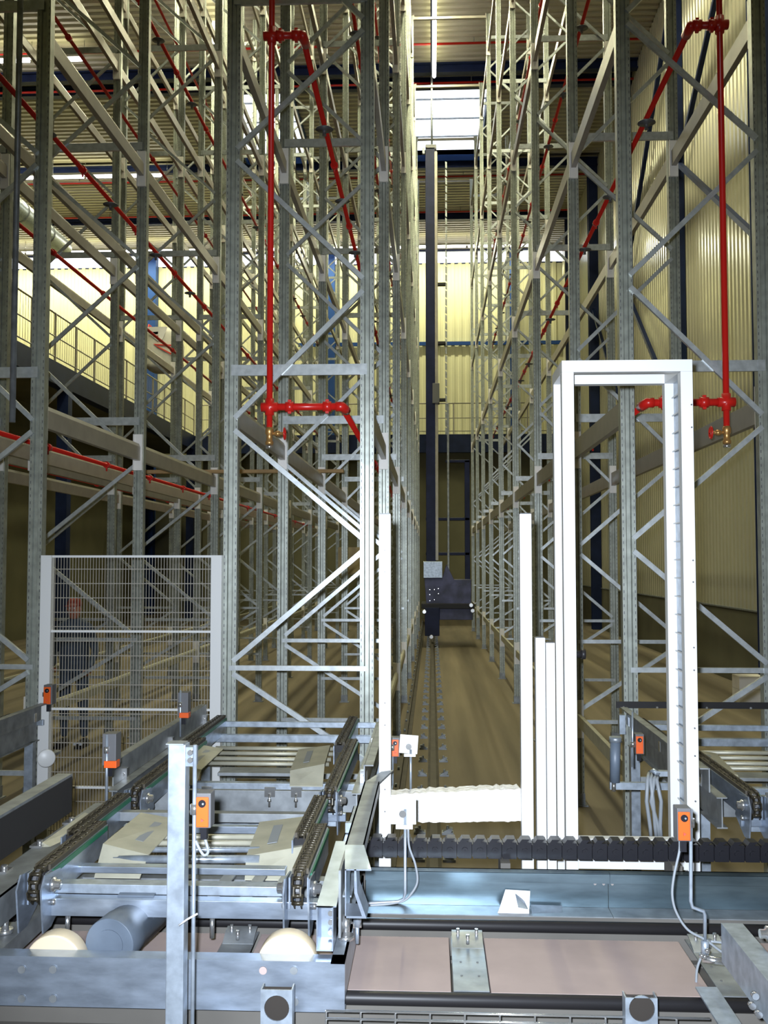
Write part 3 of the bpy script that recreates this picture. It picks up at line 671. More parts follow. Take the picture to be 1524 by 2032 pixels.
mo = MB().lathe((p.x, Yc+.12, p.z), (.12,1,0), [(.084,.0),(.086,.004),(.086,.10),(.082,.11),(.082,.38),(.07,.40)], 32)
mo = mo.build('drive_motor', 'motor', t)
MB().lathe((p.x-.001, Yc+.115, p.z), (.12,1,0), [(.05,0),(.05,.004),(.046,.006)], 24).build('motor_cap', 'motor', mo)
MB().box(p.x-.03, p.x+.10, Yc+.3, Yc+.42, p.z-.02, p.z+.105).build('gear_box', 'motor', mo)
# table structure on the chassis
def span(name, px0, px1, py0, py1, Y, dep, m='galv'):
    a, b = W(px0, (py0+py1)/2, Y), W(px1, (py0+py1)/2, Y)
    return MB().box(a.x, b.x, Y, Y+dep, WZ(py1, Y, (px0+px1)/2), WZ(py0, Y, (px0+px1)/2)).build(name, m, t, bevel=.002)
span('low_channel', 85, 638, 1787, 1822, 3.52, .05, 'galvs')
span('front_tube', 98, 560, 1757, 1776, 3.58, .06, 'galv')
span('rear_tube', 122, 566, 1722, 1735, 3.84, .05, 'galvs')
span('middle_channel', 230, 618, 1614, 1632, 4.50, .05, 'galvd')
span('cross_plate', 245, 600, 1640, 1654, 4.32, .04, 'galvs')
for py, Y in ((1661, 4.22), (1673, 4.14), (1686, 4.05), (1705, 3.95)):
    a, b = W(226, py, Y), W(515, py, Y); MB().tube([a, b], .012 if Y > 4 else .016, 10).build('roller', 'warm' if Y > 4.1 else 'galv', t)  # warm colour puts the yellowish light into the farther rollers
for x in (-.36, -.25, -.62, -.74, -.88): pass
for i, x in enumerate((-.60, -.70, -.82)):
    MB().prism([(x,3.66,HT-.13),(x+.045,3.66,HT-.13),(x+.075,3.80,HT-.10),(x+.03,3.80,HT-.10)], (0,0,-.004), (0,0,0)).build('link_plate', 'galvd', t)
for px in (412, 656-8): pass
for x in (-1.3, -.78, -.52, -1.02):
    MB().tube([(x, 3.56, HT-.17), (x, 3.56, HT-.245)], .009, 8).build('stud', 'chrome', t)
for x in (XA-.09, XB+.17):
    MB().tube([(x, 3.45, zt), (x, 3.45, HT-.12)], .013, 10).disc((x, 3.45, zt+.012), (0,0,1), .028, .015, 12).build('table_foot', 'chrome', t)
cover(t, XA+.075, 3.98, 4.40, .19, HT-.04, 1); cover(t, XB-.05, 3.98, 4.38, .22, HT-.04, -1)
cover(t, XA-.16, 3.95, 4.35, .09, HT-.03, 1)
# left side frame and black guide
MB().box(XA-.19, XA-.07, 3.2, 4.66, HT-.05, HT-.044).box(XA-.074, XA-.07, 3.2, 4.66, HT-.15, HT-.044).build('left_side_frame', 'galvd', t)
MB().box(XA-.23, XA-.225, 3.0, 4.45, HT-.03, HT+.13).box(XA-.29, XA-.225, 3.0, 4.45, HT+.13, HT+.136).build('left_guide_plate', 'galvd', t)
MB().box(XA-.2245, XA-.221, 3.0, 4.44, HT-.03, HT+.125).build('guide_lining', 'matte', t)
for y in (3.35, 3.62, 3.95, 4.3): MB().tube([(XA-.17, y, HT-.044), (XA-.17, y, HT-.02)], .012, 6).box(XA-.2, XA-.15, y-.03, y+.03, HT-.044, HT-.036).build('frame_bolt', 'chrome', t)
# right side: end bracket, frame and flared guide
MB().box(XB+.10, XB+.19, 3.42, 4.66, HT-.05, HT-.044).box(XB+.10, XB+.104, 3.42, 4.66, HT-.14, HT-.044).build('right_side_frame', 'galv', t)
a, b = W(636, 1776, 3.42), W(668, 1858, 3.42)
MB().box(a.x, a.x+.004, 3.30, 3.42, b.z, a.z).box(b.x-.004, b.x, 3.30, 3.42, b.z, a.z).box(a.x, b.x, 3.41, 3.42, b.z, a.z).box(a.x, b.x, 3.30, 3.42, a.z, a.z+.004).box(a.x, b.x, 3.30, 3.42, b.z-.004, b.z).build('end_bracket', 'galvs', t)
MB().prism([(a.x,3.30,a.z+.004),(b.x+.01,3.30,a.z+.004),(b.x+.03,3.75,a.z+.09),(a.x+.02,3.75,a.z+.09)], (0,0,-.004), (0,0,0)).build('bracket_top', 'galvs', t)
for py in (1790, 1812, 1830, 1850): MB().disc(W(656, py, 3.40), (0,1,0), .009, .01, 8).build('bracket_bolt', 'chrome', t)
gx = -.262
pr = [(gx-.03,0,C-.955),(gx+.03,0,C-.955),(gx+.03,0,C-.96),(gx-.024,0,C-.96),(gx-.024,0,C-1.10),(gx-.03,0,C-1.10)]
gp = MB().box(gx-.035, gx+.03, 3.42, 4.40, C-.962, C-.955).box(gx-.035, gx-.029, 3.42, 4.40, C-1.10, C-.955).box(gx+.026, gx+.03, 3.42, 4.40, C-1.0, C-.955)
gp.prism([(gx-.035,4.40,C-.958),(gx+.03,4.40,C-.958),(gx+.085,4.60,C-.945),(gx+.03,4.56,C-.945)], (0,0,-.006), (0,0,0)).build('right_guide_plate', 'galvd', t)
gq = MB()
a = (gx-.035, 3.42)
gq.prism([(gx-.035,3.42,C-.955),(gx+.03,3.42,C-.955),(gx+.065,3.25,C-.985),(gx-.02,3.25,C-.985)], (0,0,-.004), (0,0,0))
gq.prism([(gx-.02,3.25,C-.985),(gx-.016,3.25,C-.985),(gx-.016,3.25,C-1.14),(gx-.02,3.25,C-1.14)][::-1], (0,0,0), (0,.15,0))
gq.prism([(gx-.02,3.25,C-1.14),(gx+.05,3.25,C-1.14),(gx+.02,3.25,C-1.06),(gx+.016,3.25,C-.985),(gx+.01,3.25,C-.985),(gx+.01,3.25,C-1.06),(gx+.035,3.25,C-1.133),(gx-.02,3.25,C-1.133)], (0,0,0), (0,.12,0))
gq.build('guide_flare', 'galvs', t)
gs = MB().box(gx-.05, gx-.042, 3.35, 4.3, C-1.24, C-1.02).build('skirt_plate', 'galvd', t)
for y in (3.7, 4.2): MB().box(gx-.10, gx-.03, y-.015, y+.015, C-1.12, C-1.08).build('guide_arm', 'galv', t)
MB().tube([(-1.2, 4.56, HT-.16), (-.82, 4.56, HT-.16), (-.76, 4.52, HT-.22), (-.70, 4.54, HT-.19), (-.64, 4.52, HT-.22), (-.6, 4.56, HT-.16)], .009, 8).build('hose', 'black', t)

# ------------------------------------------------------------------ track in the floor: rails, boards, straps, trough
ZT_ = C-1.44
for i, (Y, py) in enumerate(((3.37, 1984), (4.0, 1836))):
    t = thing('track_rail', ['black round rail nearest the camera, in front of the pinkish boards', 'black round rail behind the pinkish boards, below the galvanised channel'][i], 'rail', (0, Y, ZD))
    z = WZ(py, Y, 900); MB().tube([(-4.2, Y, z), (3.2, Y, z)], .023, 14).build('rail_tube', 'black', t)
    MB().box(-4.2, 3.2, Y-.05, Y+.05, ZD, ZD+.012).box(-4.2, 3.2, Y-.008, Y+.008, ZD, z-.02).build('rail_base', 'deck', t)
for i, (a, b) in enumerate([(-4.1,-2.55),(-2.45,-1.68),(-1.56,-.80),(-.665,.062),(.195,.935),(1.10,2.3)]):
    MB().box(a, b, 3.43, 3.92, ZD, ZT_).build('floor_board', 'board', label=['pinkish board between the rails at the far left edge', 'pinkish board between the rails left of the motor', 'pinkish board under the motor of the transfer car', 'pinkish board directly right of the transfer car', 'pinkish board between the silver strap and the hanging cable loop', 'pinkish board at the right edge below the angled frame'][i], category='board', group='boards between the track rails', bevel=.003)
for i, x in enumerate((-1.62, -.735, .13, 1.02)):
    t = thing('track_strap', ['galvanised strap plate at the left, mostly under the transfer car', 'galvanised strap plate seen under the transfer car beside the right wheel', 'bright galvanised strap plate in the middle of the track', 'galvanised strap plate at the right, under the cable loop'][i], 'strap plate', (x, 3.67, ZD), 'straps across the track')
    MB().box(x-.06, x+.06, 3.43, 3.93, ZT_+.001, ZT_+.005).build('strap_plate', 'galvd', t)
    m = MB(); n = 8; v = []
    for k in range(n+1):
        q = k/n*PI*.5; v.append((3.80+.10*k/n, ZT_+.006+.03*math.sin(q)))
    for k in range(n): (ya, za), (yb, zb2) = v[k], v[k+1]; m.add([(x-.058,ya,za),(x+.058,ya,za),(x+.058,yb,zb2),(x-.058,yb,zb2),(x-.058,ya,za-.005),(x+.058,ya,za-.005),(x+.058,yb,zb2-.005),(x-.058,yb,zb2-.005)], [(0,1,2,3),(7,6,5,4),(0,4,5,1),(2,6,7,3),(1,5,6,2),(3,7,4,0)])
    m.build('rail_clamp', 'galvd', t)
    for sx in (-.035, .0, .035): MB().tube([(x+sx, 3.86 if sx else 3.80, ZT_+.02), (x+sx, 3.86 if sx else 3.80, ZT_+.055)], .007, 6).build('bolt', 'chrome', t)
    for sx in (-.03, .03):
        for yy in (3.55, 3.67): MB().disc((x+sx, yy, ZT_+.006), (0,0,1), .004, .003, 8).build('screw', 'dgrey', t)
# big galvanised channel behind the track
t = thing('edge_channel', 'wide galvanised steel channel running along behind the track to the right edge', 'channel', (1.2, 4.15, ZD))
zc0, zc1 = WZ(1808, 4.1), WZ(1719, 4.2)
for a, b in ((-.275, .714), (.716, 3.2)):
    s = MB().box(a, b, 4.17, 4.18, zc0, zc1).box(a, b, 4.13, 4.18, zc1-.003, zc1).prism([(a,4.13,zc1-.001),(a,4.13,zc1-.04),(a,4.134,zc1-.04),(a,4.134,zc1-.001)], (0,0,0), (b-a,0,0)).build('channel_section', 'chan', t)
    MB().box(a, b, 4.06, 4.168, zc0-.004, zc0).build('channel_lip', 'galvd', s)
MB().box(-.275, 3.2, 4.07, 4.18, ZD, zc0-.004).build('footing', 'deck', t)
for k in range(3): MB().disc((.66+k*.035, 4.165, zc1-.05), (0,1,0), .006, .012, 6).build('splice_bolt', 'chrome', t)
# black energy chain lying behind the channel: every link a part
t = thing('energy_chain', 'black plastic energy chain lying across the picture behind the channel', 'cable chain', (1.2, 4.28, C-1.30))
lk = MB().box(-.028,.028,-.03,.03,0,.068).prism([(-.030,-.031,.056),(.004,-.031,.068),(.022,-.031,.082),(-.012,-.031,.082)], (0,0,0), (0,.062,0)).box(-.033,-.027,-.034,.034,.008,.06).disc((0,-.033,.034), (0,1,0), .013, .008, 12).disc((0,-.036,.034), (0,1,0), .004, .006, 8)
lk.add([], []); lme = lk.mesh('chain_link', 'blackp')
zch = WZ(1706, 4.25, 1100); x = WX(716, 4.25, 1690)
while x < 2.3: inst(lme, 'chain_link', t, (x, 4.28, zch)); x += .0625
for q in (-.3, .3, 1.0, 1.6, 2.2): MB().box(q-.02, q+.02, 4.19, 4.34, ZD, zch).build('support_block', 'deck', t)

# small things lying on the channel lip
t = thing('paper_packet', 'small white packet with a clear bag leaning on the channel', 'packet', W(1022, 1818, 4.08))
a = [W(1003,1765,4.16), W(1052,1768,4.16), W(1050,1806,4.09), W(990,1806,4.09)]
MB().prism(a[::-1], (0,0,0), (0,.008,-.004)).build('packet_face', 'paper', t)
MB().prism([W(990,1806,4.09), W(1050,1806,4.09), W(1050,1818,4.085), W(985,1818,4.085)][::-1], (0,0,0), (0,.01,0)).build('packet_edge', 'paper', t)
MB().prism([W(1022,1772,4.145), W(1040,1786,4.13), W(1048,1804,4.075), W(1028,1800,4.08)][::-1], (0,-.004,0), (0,-.002,0)).build('clear_bag', 'galv', t)
t = thing('paper_slip', 'folded pale paper lying right of the small white packet', 'paper', W(1085, 1820, 4.08))
MB().prism([W(1052,1798,4.15), W(1115,1800,4.15), W(1115,1821,4.08), W(1056,1818,4.08)][::-1], (0,0,0), (0,0.0,.006)).build('sheet', 'galv', t)

# ------------------------------------------------------------------ front edge: cable basket and pierced plates
t = thing('cable_basket', 'silver wire cable basket running along the bottom edge of the picture', 'cable tray', (.3, 3.12, ZD))
yb0 = 3.14
for k, z in enumerate((WZ(2011, yb0), WZ(2027, yb0))): MB().tube([(-.33, yb0, z), (.84, yb0, z)], .004, 6).build('long_wire', 'chrome', t)
MB().tube([(-.33, 3.02, WZ(2011, yb0)), (.84, 3.02, WZ(2011, yb0))], .004, 6).build('long_wire', 'chrome', t)
for q in range(11):
    x = -.33+q*.107; zz = WZ(2011, yb0)
    MB().tube([(x, yb0, zz), (x, yb0, ZD+.01), (x, 3.02, ZD+.01), (x, 3.02, zz)], .0035, 6).build('hoop_wire', 'chrome', t)
t = thing('cable_duct', 'grey cable duct with loose cables at the bottom left', 'cable tray', (-1.2, 3.1, ZD))
MB().box(-3.2, -.40, 3.16, 3.165, ZD, ZD+.05).box(-3.2, -.40, 2.98, 3.16, ZD, ZD+.006).build('duct_body', 'galvd', t)
for i, z in enumerate((.02, .03, .022)):
    MB().tube([(-3.2, 3.0+i*.05, ZD+z), (-2.2, 3.03+i*.05, ZD+z+.01), (-1.4, 3.0+i*.055, ZD+z), (-.9, 3.04+i*.04, ZD+z+.01), (-.42, 3.02+i*.03, ZD+z)], .010, 8).build('cable', 'cable', t)
MB().box(-.86, -.62, 3.05, 3.13, ZD+.03, ZD+.05).build('terminal', 'galv', t)
def pierced(px0, px1, py0, cxp, cyp, label):
    Y = 3.10; a = WX(px0, Y, 2000); b = WX(px1, Y, 2000); zt_ = WZ(py0, Y); c = W(cxp, cyp, Y); r = .0385
    t = thing('pierced_plate', label, 'bracket', ((a+b)/2, Y, ZD-.0))
    n = 24; vs = []; out = []
    zb_ = ZD
    cir = [(c.x+r*math.cos(k*2*PI/n), c.z+r*math.sin(k*2*PI/n)) for k in range(n)]
    def edge(k):
        an = k*2*PI/n; dx, dz = math.cos(an), math.sin(an)
        tx = ((b-c.x) if dx > 0 else (a-c.x))/dx if abs(dx) > 1e-6 else 1e9
        tz = ((zt_-c.z) if dz > 0 else (zb_-c.z))/dz if abs(dz) > 1e-6 else 1e9
        q = min(tx, tz); return (c.x+dx*q, c.z+dz*q)
    out = [edge(k) for k in range(n)]
    # snap the nearest outline points onto the four corners
    for cx_, cz_ in ((a, zt_), (b, zt_), (a, zb_), (b, zb_)):
        k = min(range(n), key=lambda i: (out[i][0]-cx_)**2+(out[i][1]-cz_)**2); out[k] = (cx_, cz_)
    for yy in (Y, Y+.005): vs += [(x, yy, z) for x, z in cir]+[(x, yy, z) for x, z in out]
    fs = []
    for k in range(n):
        j = (k+1) % n; fs += [(k, j, n+j, n+k), (2*n+j, 2*n+k, 3*n+k, 3*n+j), (j, k, 2*n+k, 2*n+j), (n+k, n+j, 3*n+j, 3*n+k)]
    MB().add(vs, fs).build('plate', 'galv', t)
    MB().box(a, a+.004, Y+.005, Y+.05, zb_, zt_).box(b-.004, b, Y+.005, Y+.05, zb_, zt_).build('flange', 'galv', t)
    MB().box(a+.005, b-.005, Y+.03, Y+.034, zb_, zt_-.004).build('hole_shade_plate', 'hole', t)  # dark plate standing in for the shade inside the hole
pierced(517, 580, 1972, 549, 2001, 'pale pierced plate with a round hole in front of the transfer car')
pierced(1241, 1305, 1973, 1274, 2002, 'pale pierced plate with a round hole at the bottom right')

# ------------------------------------------------------------------ front post with clamp
Y = 3.0
t = thing('sensor_post', 'square galvanised post rising in front of the transfer car', 'post', (WX(349, Y), Y, ZD))
MB().box(WX(331, Y, 1700), WX(366, Y, 1700), Y, Y+.055, ZD, WZ(1478, Y, 349)).build('post_tube', 'galv', t, bevel=.003)
MB().box(WX(331, Y), WX(366, Y), Y, Y+.055, WZ(1478, Y, 349), WZ(1476, Y, 349)).build('end_cap', 'galvd', t)
MB().box(WX(366, Y), WX(388, Y), Y+.01, Y+.045, WZ(1522, Y, 375), WZ(1484, Y, 375)).build('clamp', 'galvs', t)
for py in (1493, 1508): MB().disc(W(378, py, Y), (0,1,0), .008, .02, 8).build('clamp_bolt', 'chrome', t)
def sensor(label, c, s=1.0, face='front', rod=None, cable=None, Y=3.0, rodr=.006, tilt=0):
    """photo sensor: dark body, orange face with round lens, clamp on a rod"""
    c = Vector(c); t = thing('photo_sensor', label, 'sensor', c-Vector((0,0,.05*s)))
    mtx = Matrix.Rotation(tilt, 3, 'Z')
    def bx(n, x0, x1, y0, y1, z0, z1, m, bv=.0): return MB().box(c.x+x0*s, c.x+x1*s, c.y+y0*s, c.y+y1*s, c.z+z0*s, c.z+z1*s, rot=(c, mtx)).build(n, m, t, bevel=bv)
    bx('body', -.020, .024, .0, .055, -.05, .05, 'dgrey', .003)
    if face == 'front':
        f = bx('face', -.018, .018, -.006, .001, -.046, .040, 'orange', .002)
        q = mtx @ Vector((0, -.008*s, .022*s)); MB().disc(c+q, (0,1,0), .011*s, .004*s, 16).build('lens', 'blackp', f)
        q = mtx @ Vector((.003*s, -.010*s, .022*s)); MB().disc(c+q, (0,1,0), .003*s, .003*s, 8).build('lens_glint', 'galv', f)
        q = mtx @ Vector((0, -.0075*s, -.026*s)); MB().disc(c+q, (0,1,0), .006*s, .003*s, 3).build('warning_mark', 'inkr', f)
    else:
        bx('face', -.012, .028, -.006, .03, -.056, -.034, 'orange', .002)
    bx('connector', -.008, .010, .01, .03, -.085, -.05, 'blackp')
    if rod:
        pts = [Vector(p) for p in rod]; MB().tube(pts, rodr, 10).build('rod', 'galv', t)
        z = c.z; rx = pts[0].x
        MB().tube([(min(rx, c.x), c.y+.02, z), (max(rx, c.x), c.y+.02, z)], .010*s, 8).disc((rx, pts[0].y, z), (0,0,1), .013, .03, 10).build('rod_clamp', 'chrome', t)
    if cable: MB().tube(cable, .0045, 8).build('cable', 'cable', t)
    return t
def sm_(pts, n=6):
    """smooth curve through points"""
    P = [Vector(p) for p in pts]; out = []
    for i in range(len(P)-1):
        p0, p1, p2, p3 = P[max(i-1,0)], P[i], P[i+1], P[min(i+2, len(P)-1)]
        for k in range(n):
            t = k/n; out.append(.5*((2*p1)+(p2-p0)*t+(2*p0-5*p1+4*p2-p3)*t*t+(3*p1-p0-3*p2+p3)*t**3))
    out.append(P[-1]); return out
Y = 2.98
xrod = WX(385, Y, 1700)
sensor('orange faced sensor on the thin rod in front of the transfer car', W(402, 1609, Y-.02), 1.02, rod=[(xrod, Y, WZ(1478, Y, 385)), (xrod, Y, ZD)],
       cable=sm_([W(405,1655,Y), W(408,1668,Y), W(413,1690,Y), W(405,1697,Y), W(396,1685,Y), W(388,1668,Y)]))
MB().tube([W(355,1836,2.975), W(372,1824,2.97), W(392,1813,2.97)], .003, 6).build('cable_tie', 'white', label='white cable tie holding the thin rod to the square post', category='cable tie')
Y = 3.55
xr_, zr_ = WX(1371, Y, 1700), 0
rod = sm_([W(1371,1606,Y), W(1371,1700,Y), W(1371,1788,Y)], 2)+[W(1374,1800,Y), W(1396,1808,Y), W(1399,1816,Y), W(1399,1868,Y)]
sensor('orange faced sensor on a bent rod at the bottom right of the door frame', W(1357, 1637, Y-.03), 1.12, rod=rod, rodr=.0065,
       cable=sm_([W(1349,1668,Y), W(1348,1690,Y), W(1338,1735,Y), W(1334,1775,Y), W(1342,1810,Y), W(1365,1845,Y), W(1400,1865,Y), W(1440,1893,Y), W(1470,1890,Y), W(1472,1876,Y), W(1445,1872,Y), W(1410,1868,Y)]))
t = thing('rod_holder', 'clamp block with a short round arm carrying the bent rod of the right sensor', 'clamp', W(1398, 1905, Y))
MB().tube([W(1399,1866,Y), W(1399,1892,Y)], .014, 12).build('sleeve', 'galv', t)
MB().tube([W(1395,1902,Y), W(1450,1911,Y)], .013, 10).build('arm', 'chrome', t)
for px, py in ((1403,1886),(1398,1898),(1392,1896)): MB().lathe(W(px,py,Y-.015), (0,-1,0), [(.01,0),(.01,.008),(.005,.012)], 6).build('bolt', 'chrome', t)
MB().tube(sm_([W(1391,1900,Y), W(1383,1925,Y), W(1382,1965,Y), W(1388,2000,Y), W(1396,2034,Y)]), .0045, 8).build('hanging_cable', 'cable', label='thin grey cable hanging below the right rod clamp to the bottom edge', category='cable')
# sensors at the left and far side
def minis(label, px, py, Y, s, face, rod=None, **k): return sensor(label, W(px, py, Y), s, face, rod=rod, Y=Y, **k)
minis('small orange sensor on the left fence post', 94, 1379, 7.0, 1.4, 'front', [W(88,1372,7.03), W(88,1386,7.03)])
Y = 4.55
minis('grey sensor with orange underside on a rod left of the transfer car', 215, 1488, Y, 1.45, 'under', [W(212,1458,Y), Vector((WX(212,Y,1576), Y, HT-.044))])
MB().box(WX(195,Y,1576), WX(229,Y,1576), Y-.03, Y+.03, HT-.044, HT-.040).build('foot_plate', 'galvs', label='small flat plate under the rod of the grey sensor', category='plate')
Y = 6.1
minis('grey and orange sensor on a rod before the lower right corner of the fence', 362, 1398, Y, 1.45, 'under', [W(358,1370,Y), W(358,1462,Y)])
Y = 4.95
minis('small orange sensor beside the upper white reflector plate', 784, 1483, Y, .95, 'front', [W(779,1474,Y), W(779,1556,Y), W(778,1556,Y)-Vector((.0,.31,0)), W(778,1556,Y)-Vector((.05,.31,0))])
minis('small orange sensor on a rod by the right conveyor, seen through the door frame', 1269, 1477, 5.6, 1.1, 'front', [W(1255,1412,5.6), W(1255,1522,5.6)])
# round reflector on the fence post
t = thing('round_reflector', 'bright round reflector on the left fence post', 'reflector', W(93, 1523, 6.9))
p = W(92, 1505, 6.9); MB().lathe(p, (.55,-1,0), [(.0,-.008),(.058,-.008),(.062,-.004),(.062,.0),(.055,.006),(.0,.008)], 28).build('reflector_disc', 'white', t)
MB().box(p.x-.03, p.x+.01, p.y, p.y+.25, p.z-.01, p.z+.01).build('bracket', 'galvd', t)
# square reflectors on rods
def reflector(label, px, py, w, Y, rod, tilt=0):
    c = W(px, py, Y); t = thing('reflector_plate', label, 'reflector', c-Vector((0,0,w)))
    h = w
    MB().box(c.x-w, c.x+w, Y, Y+.006, c.z-h, c.z+h, rot=(c, Matrix.Rotation(tilt, 3, 'Y'))).build('plate', 'white', t, bevel=.002)
    MB().box(c.x-w*.5, c.x+w*.75, Y-.012, Y+.002, c.z-h*1.28, c.z-h*1.0).build('lip', 'white', t)
    MB().lathe((c.x, Y-.012, c.z-.01), (0,1,0), [(.014,0),(.014,.012)], 12).build('clamp', 'chrome', t)
    MB().tube(rod, .006, 10).build('rod', 'galv', t)
    return t
Y = 3.9
r2 = reflector('white square reflector plate in front of the left end of the foam block', 799, 1609, .052, Y, [W(804,1605,Y), W(804,1772,Y), W(801,1784,Y), W(790,1789,Y), W(722,1793,Y), W(713,1797,Y), W(709,1806,Y)])
MB().tube(sm_([W(810,1645,Y), W(812,1680,Y), W(824,1715,Y), W(828,1750,Y), W(815,1775,Y), W(800,1788,Y), W(770,1794,Y), W(730,1797,Y)]), .0045, 8).build('cable', 'cable', r2)
t = thing('rod_clamp', 'upright clamp sleeve at the right rear corner of the transfer car', 'clamp', W(710, 1870, 3.6))
MB().tube([W(709,1806,3.6), W(709,1838,3.6)], .015, 12).tube([W(709,1838,3.6), W(709,1872,3.6)], .007, 8).build('sleeve', 'galv', t)
MB().tube([W(672,1838,3.6), W(717,1834,3.6)], .012, 10).build('arm', 'chrome', t)
Y = 4.8
reflector('white square reflector plate higher up beside the small orange sensor', 811, 1477, .044, Y, [W(815,1487,Y), W(815,1582,Y)], .07)

# ------------------------------------------------------------------ fixed conveyor end at the bottom right
t = thing('conveyor_frame', 'galvanised conveyor frame end entering at the bottom right corner', 'conveyor', (1.15, 2.6, ZD))
zl = C-1.20
xf = W(1430, 1786, 3.42).x+.03
MB().box(xf-.03, xf+.04, 1.2, 3.42, zl, zl+.006).box(xf-.03, xf-.026, 1.2, 3.42, zl-.12, zl).box(xf+.04, xf+.044, 1.2, 3.42, zl-.12, zl).build('side_frame', 'galv', t)
zl2 = C-1.40; xq = W(1365, 1890, 3.45).x+.05
MB().box(xq-.04, xq+.03, 1.2, 3.40, zl2, zl2+.006).box(xq+.025, xq+.03, 1.2, 3.40, zl2-.08, zl2).build('lower_frame', 'galv', t)
for y in (3.1, 2.9, 2.75): MB().disc((xq, y, zl2+.01), (0,0,1), .010, .012, 8).build('bolt', 'chrome', t)
MB().box(WX(1458,2.95,1960), WX(1480,2.95,1960), 2.95, 2.98, ZD, zl2).build('leg', 'galvs', t)
MB().box(WX(1483,2.95,1960), WX(1524,2.95,1960), 2.99, 3.0, ZD, zl2).build('leg_plate', 'galvs', t)
for px, py in ((1498,1975),(1492,1995),(1505,2012)): MB().disc(W(px,py,2.97), (0,1,0), .010, .02, 8).build('bolt', 'chrome', t)
strand(t, W(1512, 1800, 3.3).x+.03, 1.3, 3.2, front=False, z=C-1.10)
xs = W(1512, 1800, 3.3).x+.03; ys = 3.22; zs_ = C-1.155
MB().disc((xs, ys, zs_), (1,0,0), .05, .014, 20).build('sprocket', 'dgrey', t)
for s in (-1, 1): MB().lathe((xs+s*.03, ys, zs_), (s,0,0), [(.024,0),(.024,.014),(.014,.018),(.014,.034)], 14).build('bearing', 'chrome', t)
MB().lathe((xs-.03, ys-.01, zs_-.09), (-1,0,0), [(.02,0),(.02,.02),(.01,.024)], 10).build('roller_end', 'chrome', t)

# ------------------------------------------------------------------ things farther in
MB().box(WX(262,13.1,928)-.1, WX(682,13.1,932), 13.03, 13.13, C+1.19, C+1.235).build('timber_plank', 'timber', label='long bare timber plank lying across the left rack beams', category='plank')
Yk = 17.0
bx_ = MB()
for k in range(2):
    MB().box(5.12, 5.55, Yk, Yk+.4, .0+.22*k, .215+.22*k).build('white_block', 'conn', label=['white block on the floor by the ribbed wall, lower one', 'white block by the ribbed wall, resting on the lower one'][k], category='block', group='white blocks by the right wall')
t = thing('wall_box', 'beige box fixed on an upright deep inside the left rack', 'box', W(694, 1140, 20.2))
a, b = W(672, 1140, 20.15), W(716, 1086, 20.15)
MB().box(a.x, b.x, 20.02, 20.2, a.z, b.z).build('box_body', 'carton', t); MB().box(a.x+.12, b.x-.02, 20.0, 20.02, a.z+.03, b.z-.03).build('box_door', 'carton', t)
# big bag on the mezzanine
Yg_ = 26.0
a = W(286, 752, Yg_); bw = W(348, 700, Yg_).x-a.x; z0 = ZM; h = WZ(648, Yg_, 300)-z0
t = thing('bulk_bag', 'large white woven bulk bag with red arrows on the mezzanine', 'bag', (a.x+bw/2, Yg_, z0))
n = 10; vs = []; fs = []; m_ = 24
for i in range(n+1):
    q = i/n; r = 1+.06*math.sin(q*PI)+(-.10 if i == n else 0)
    for k in range(m_):
        an = k*2*PI/m_; cx_, sy_ = math.cos(an), math.sin(an); e = .35
        vs.append((a.x+bw/2+math.copysign(abs(cx_)**e, cx_)*bw/2*r+random.uniform(-.015,.015), Yg_+.5+math.copysign(abs(sy_)**e, sy_)*.5*r, z0+.02+q*h*.93+(.04*math.sin(an*3) if i == n else 0)))
for i in range(n):
    for k in range(m_): j = (k+1) % m_; fs.append((i*m_+k, i*m_+j, (i+1)*m_+j, (i+1)*m_+k))
fs += [tuple(range(m_-1,-1,-1)), tuple(n*m_+k for k in range(m_))]
bag = MB().add(vs, fs, True).build('bag_body', 'bag', t)
x0 = a.x
def flat(name, pts, m): MB().prism([(p[0], Yg_-.055, p[1]) for p in pts], (0,0,0), (0,.02,0)).build(name, m, bag)
flat('flap', [(x0+bw*.02,z0+h*.98),(x0+bw*.75,z0+h*.98),(x0+bw*.6,z0+h*.68),(x0+bw*.45,z0+h*.64),(x0+bw*.12,z0+h*.84)][::-1], 'paper')
flat('red_stripe', [(x0+bw*.30,z0+h*.57),(x0+bw*.98,z0+h*.54),(x0+bw*.98,z0+h*.51),(x0+bw*.35,z0+h*.54)][::-1], 'inkr')
flat('red_stripe', [(x0+bw*.35,z0+h*.55),(x0+bw*.99,z0+h*.30),(x0+bw*.99,z0+h*.26),(x0+bw*.45,z0+h*.48)][::-1], 'inkr')
flat('blue_print', [(x0+bw*.28,z0+h*.86),(x0+bw*.45,z0+h*.86),(x0+bw*.45,z0+h*.80),(x0+bw*.28,z0+h*.80)][::-1], 'ink')
flat('blue_print', [(x0+bw*.30,z0+h*.77),(x0+bw*.46,z0+h*.77),(x0+bw*.46,z0+h*.73),(x0+bw*.30,z0+h*.73)][::-1], 'dgrey')
for sx in (.08, .92):
    MB().tube([(x0+bw*sx, Yg_+.05, z0+h*.9), (x0+bw*sx, Yg_+.15, z0+h*1.08), (x0+bw*sx, Yg_+.35, z0+h*1.08), (x0+bw*sx, Yg_+.45, z0+h*.9)], .02, 6).build('lifting_loop', 'inkr', bag)
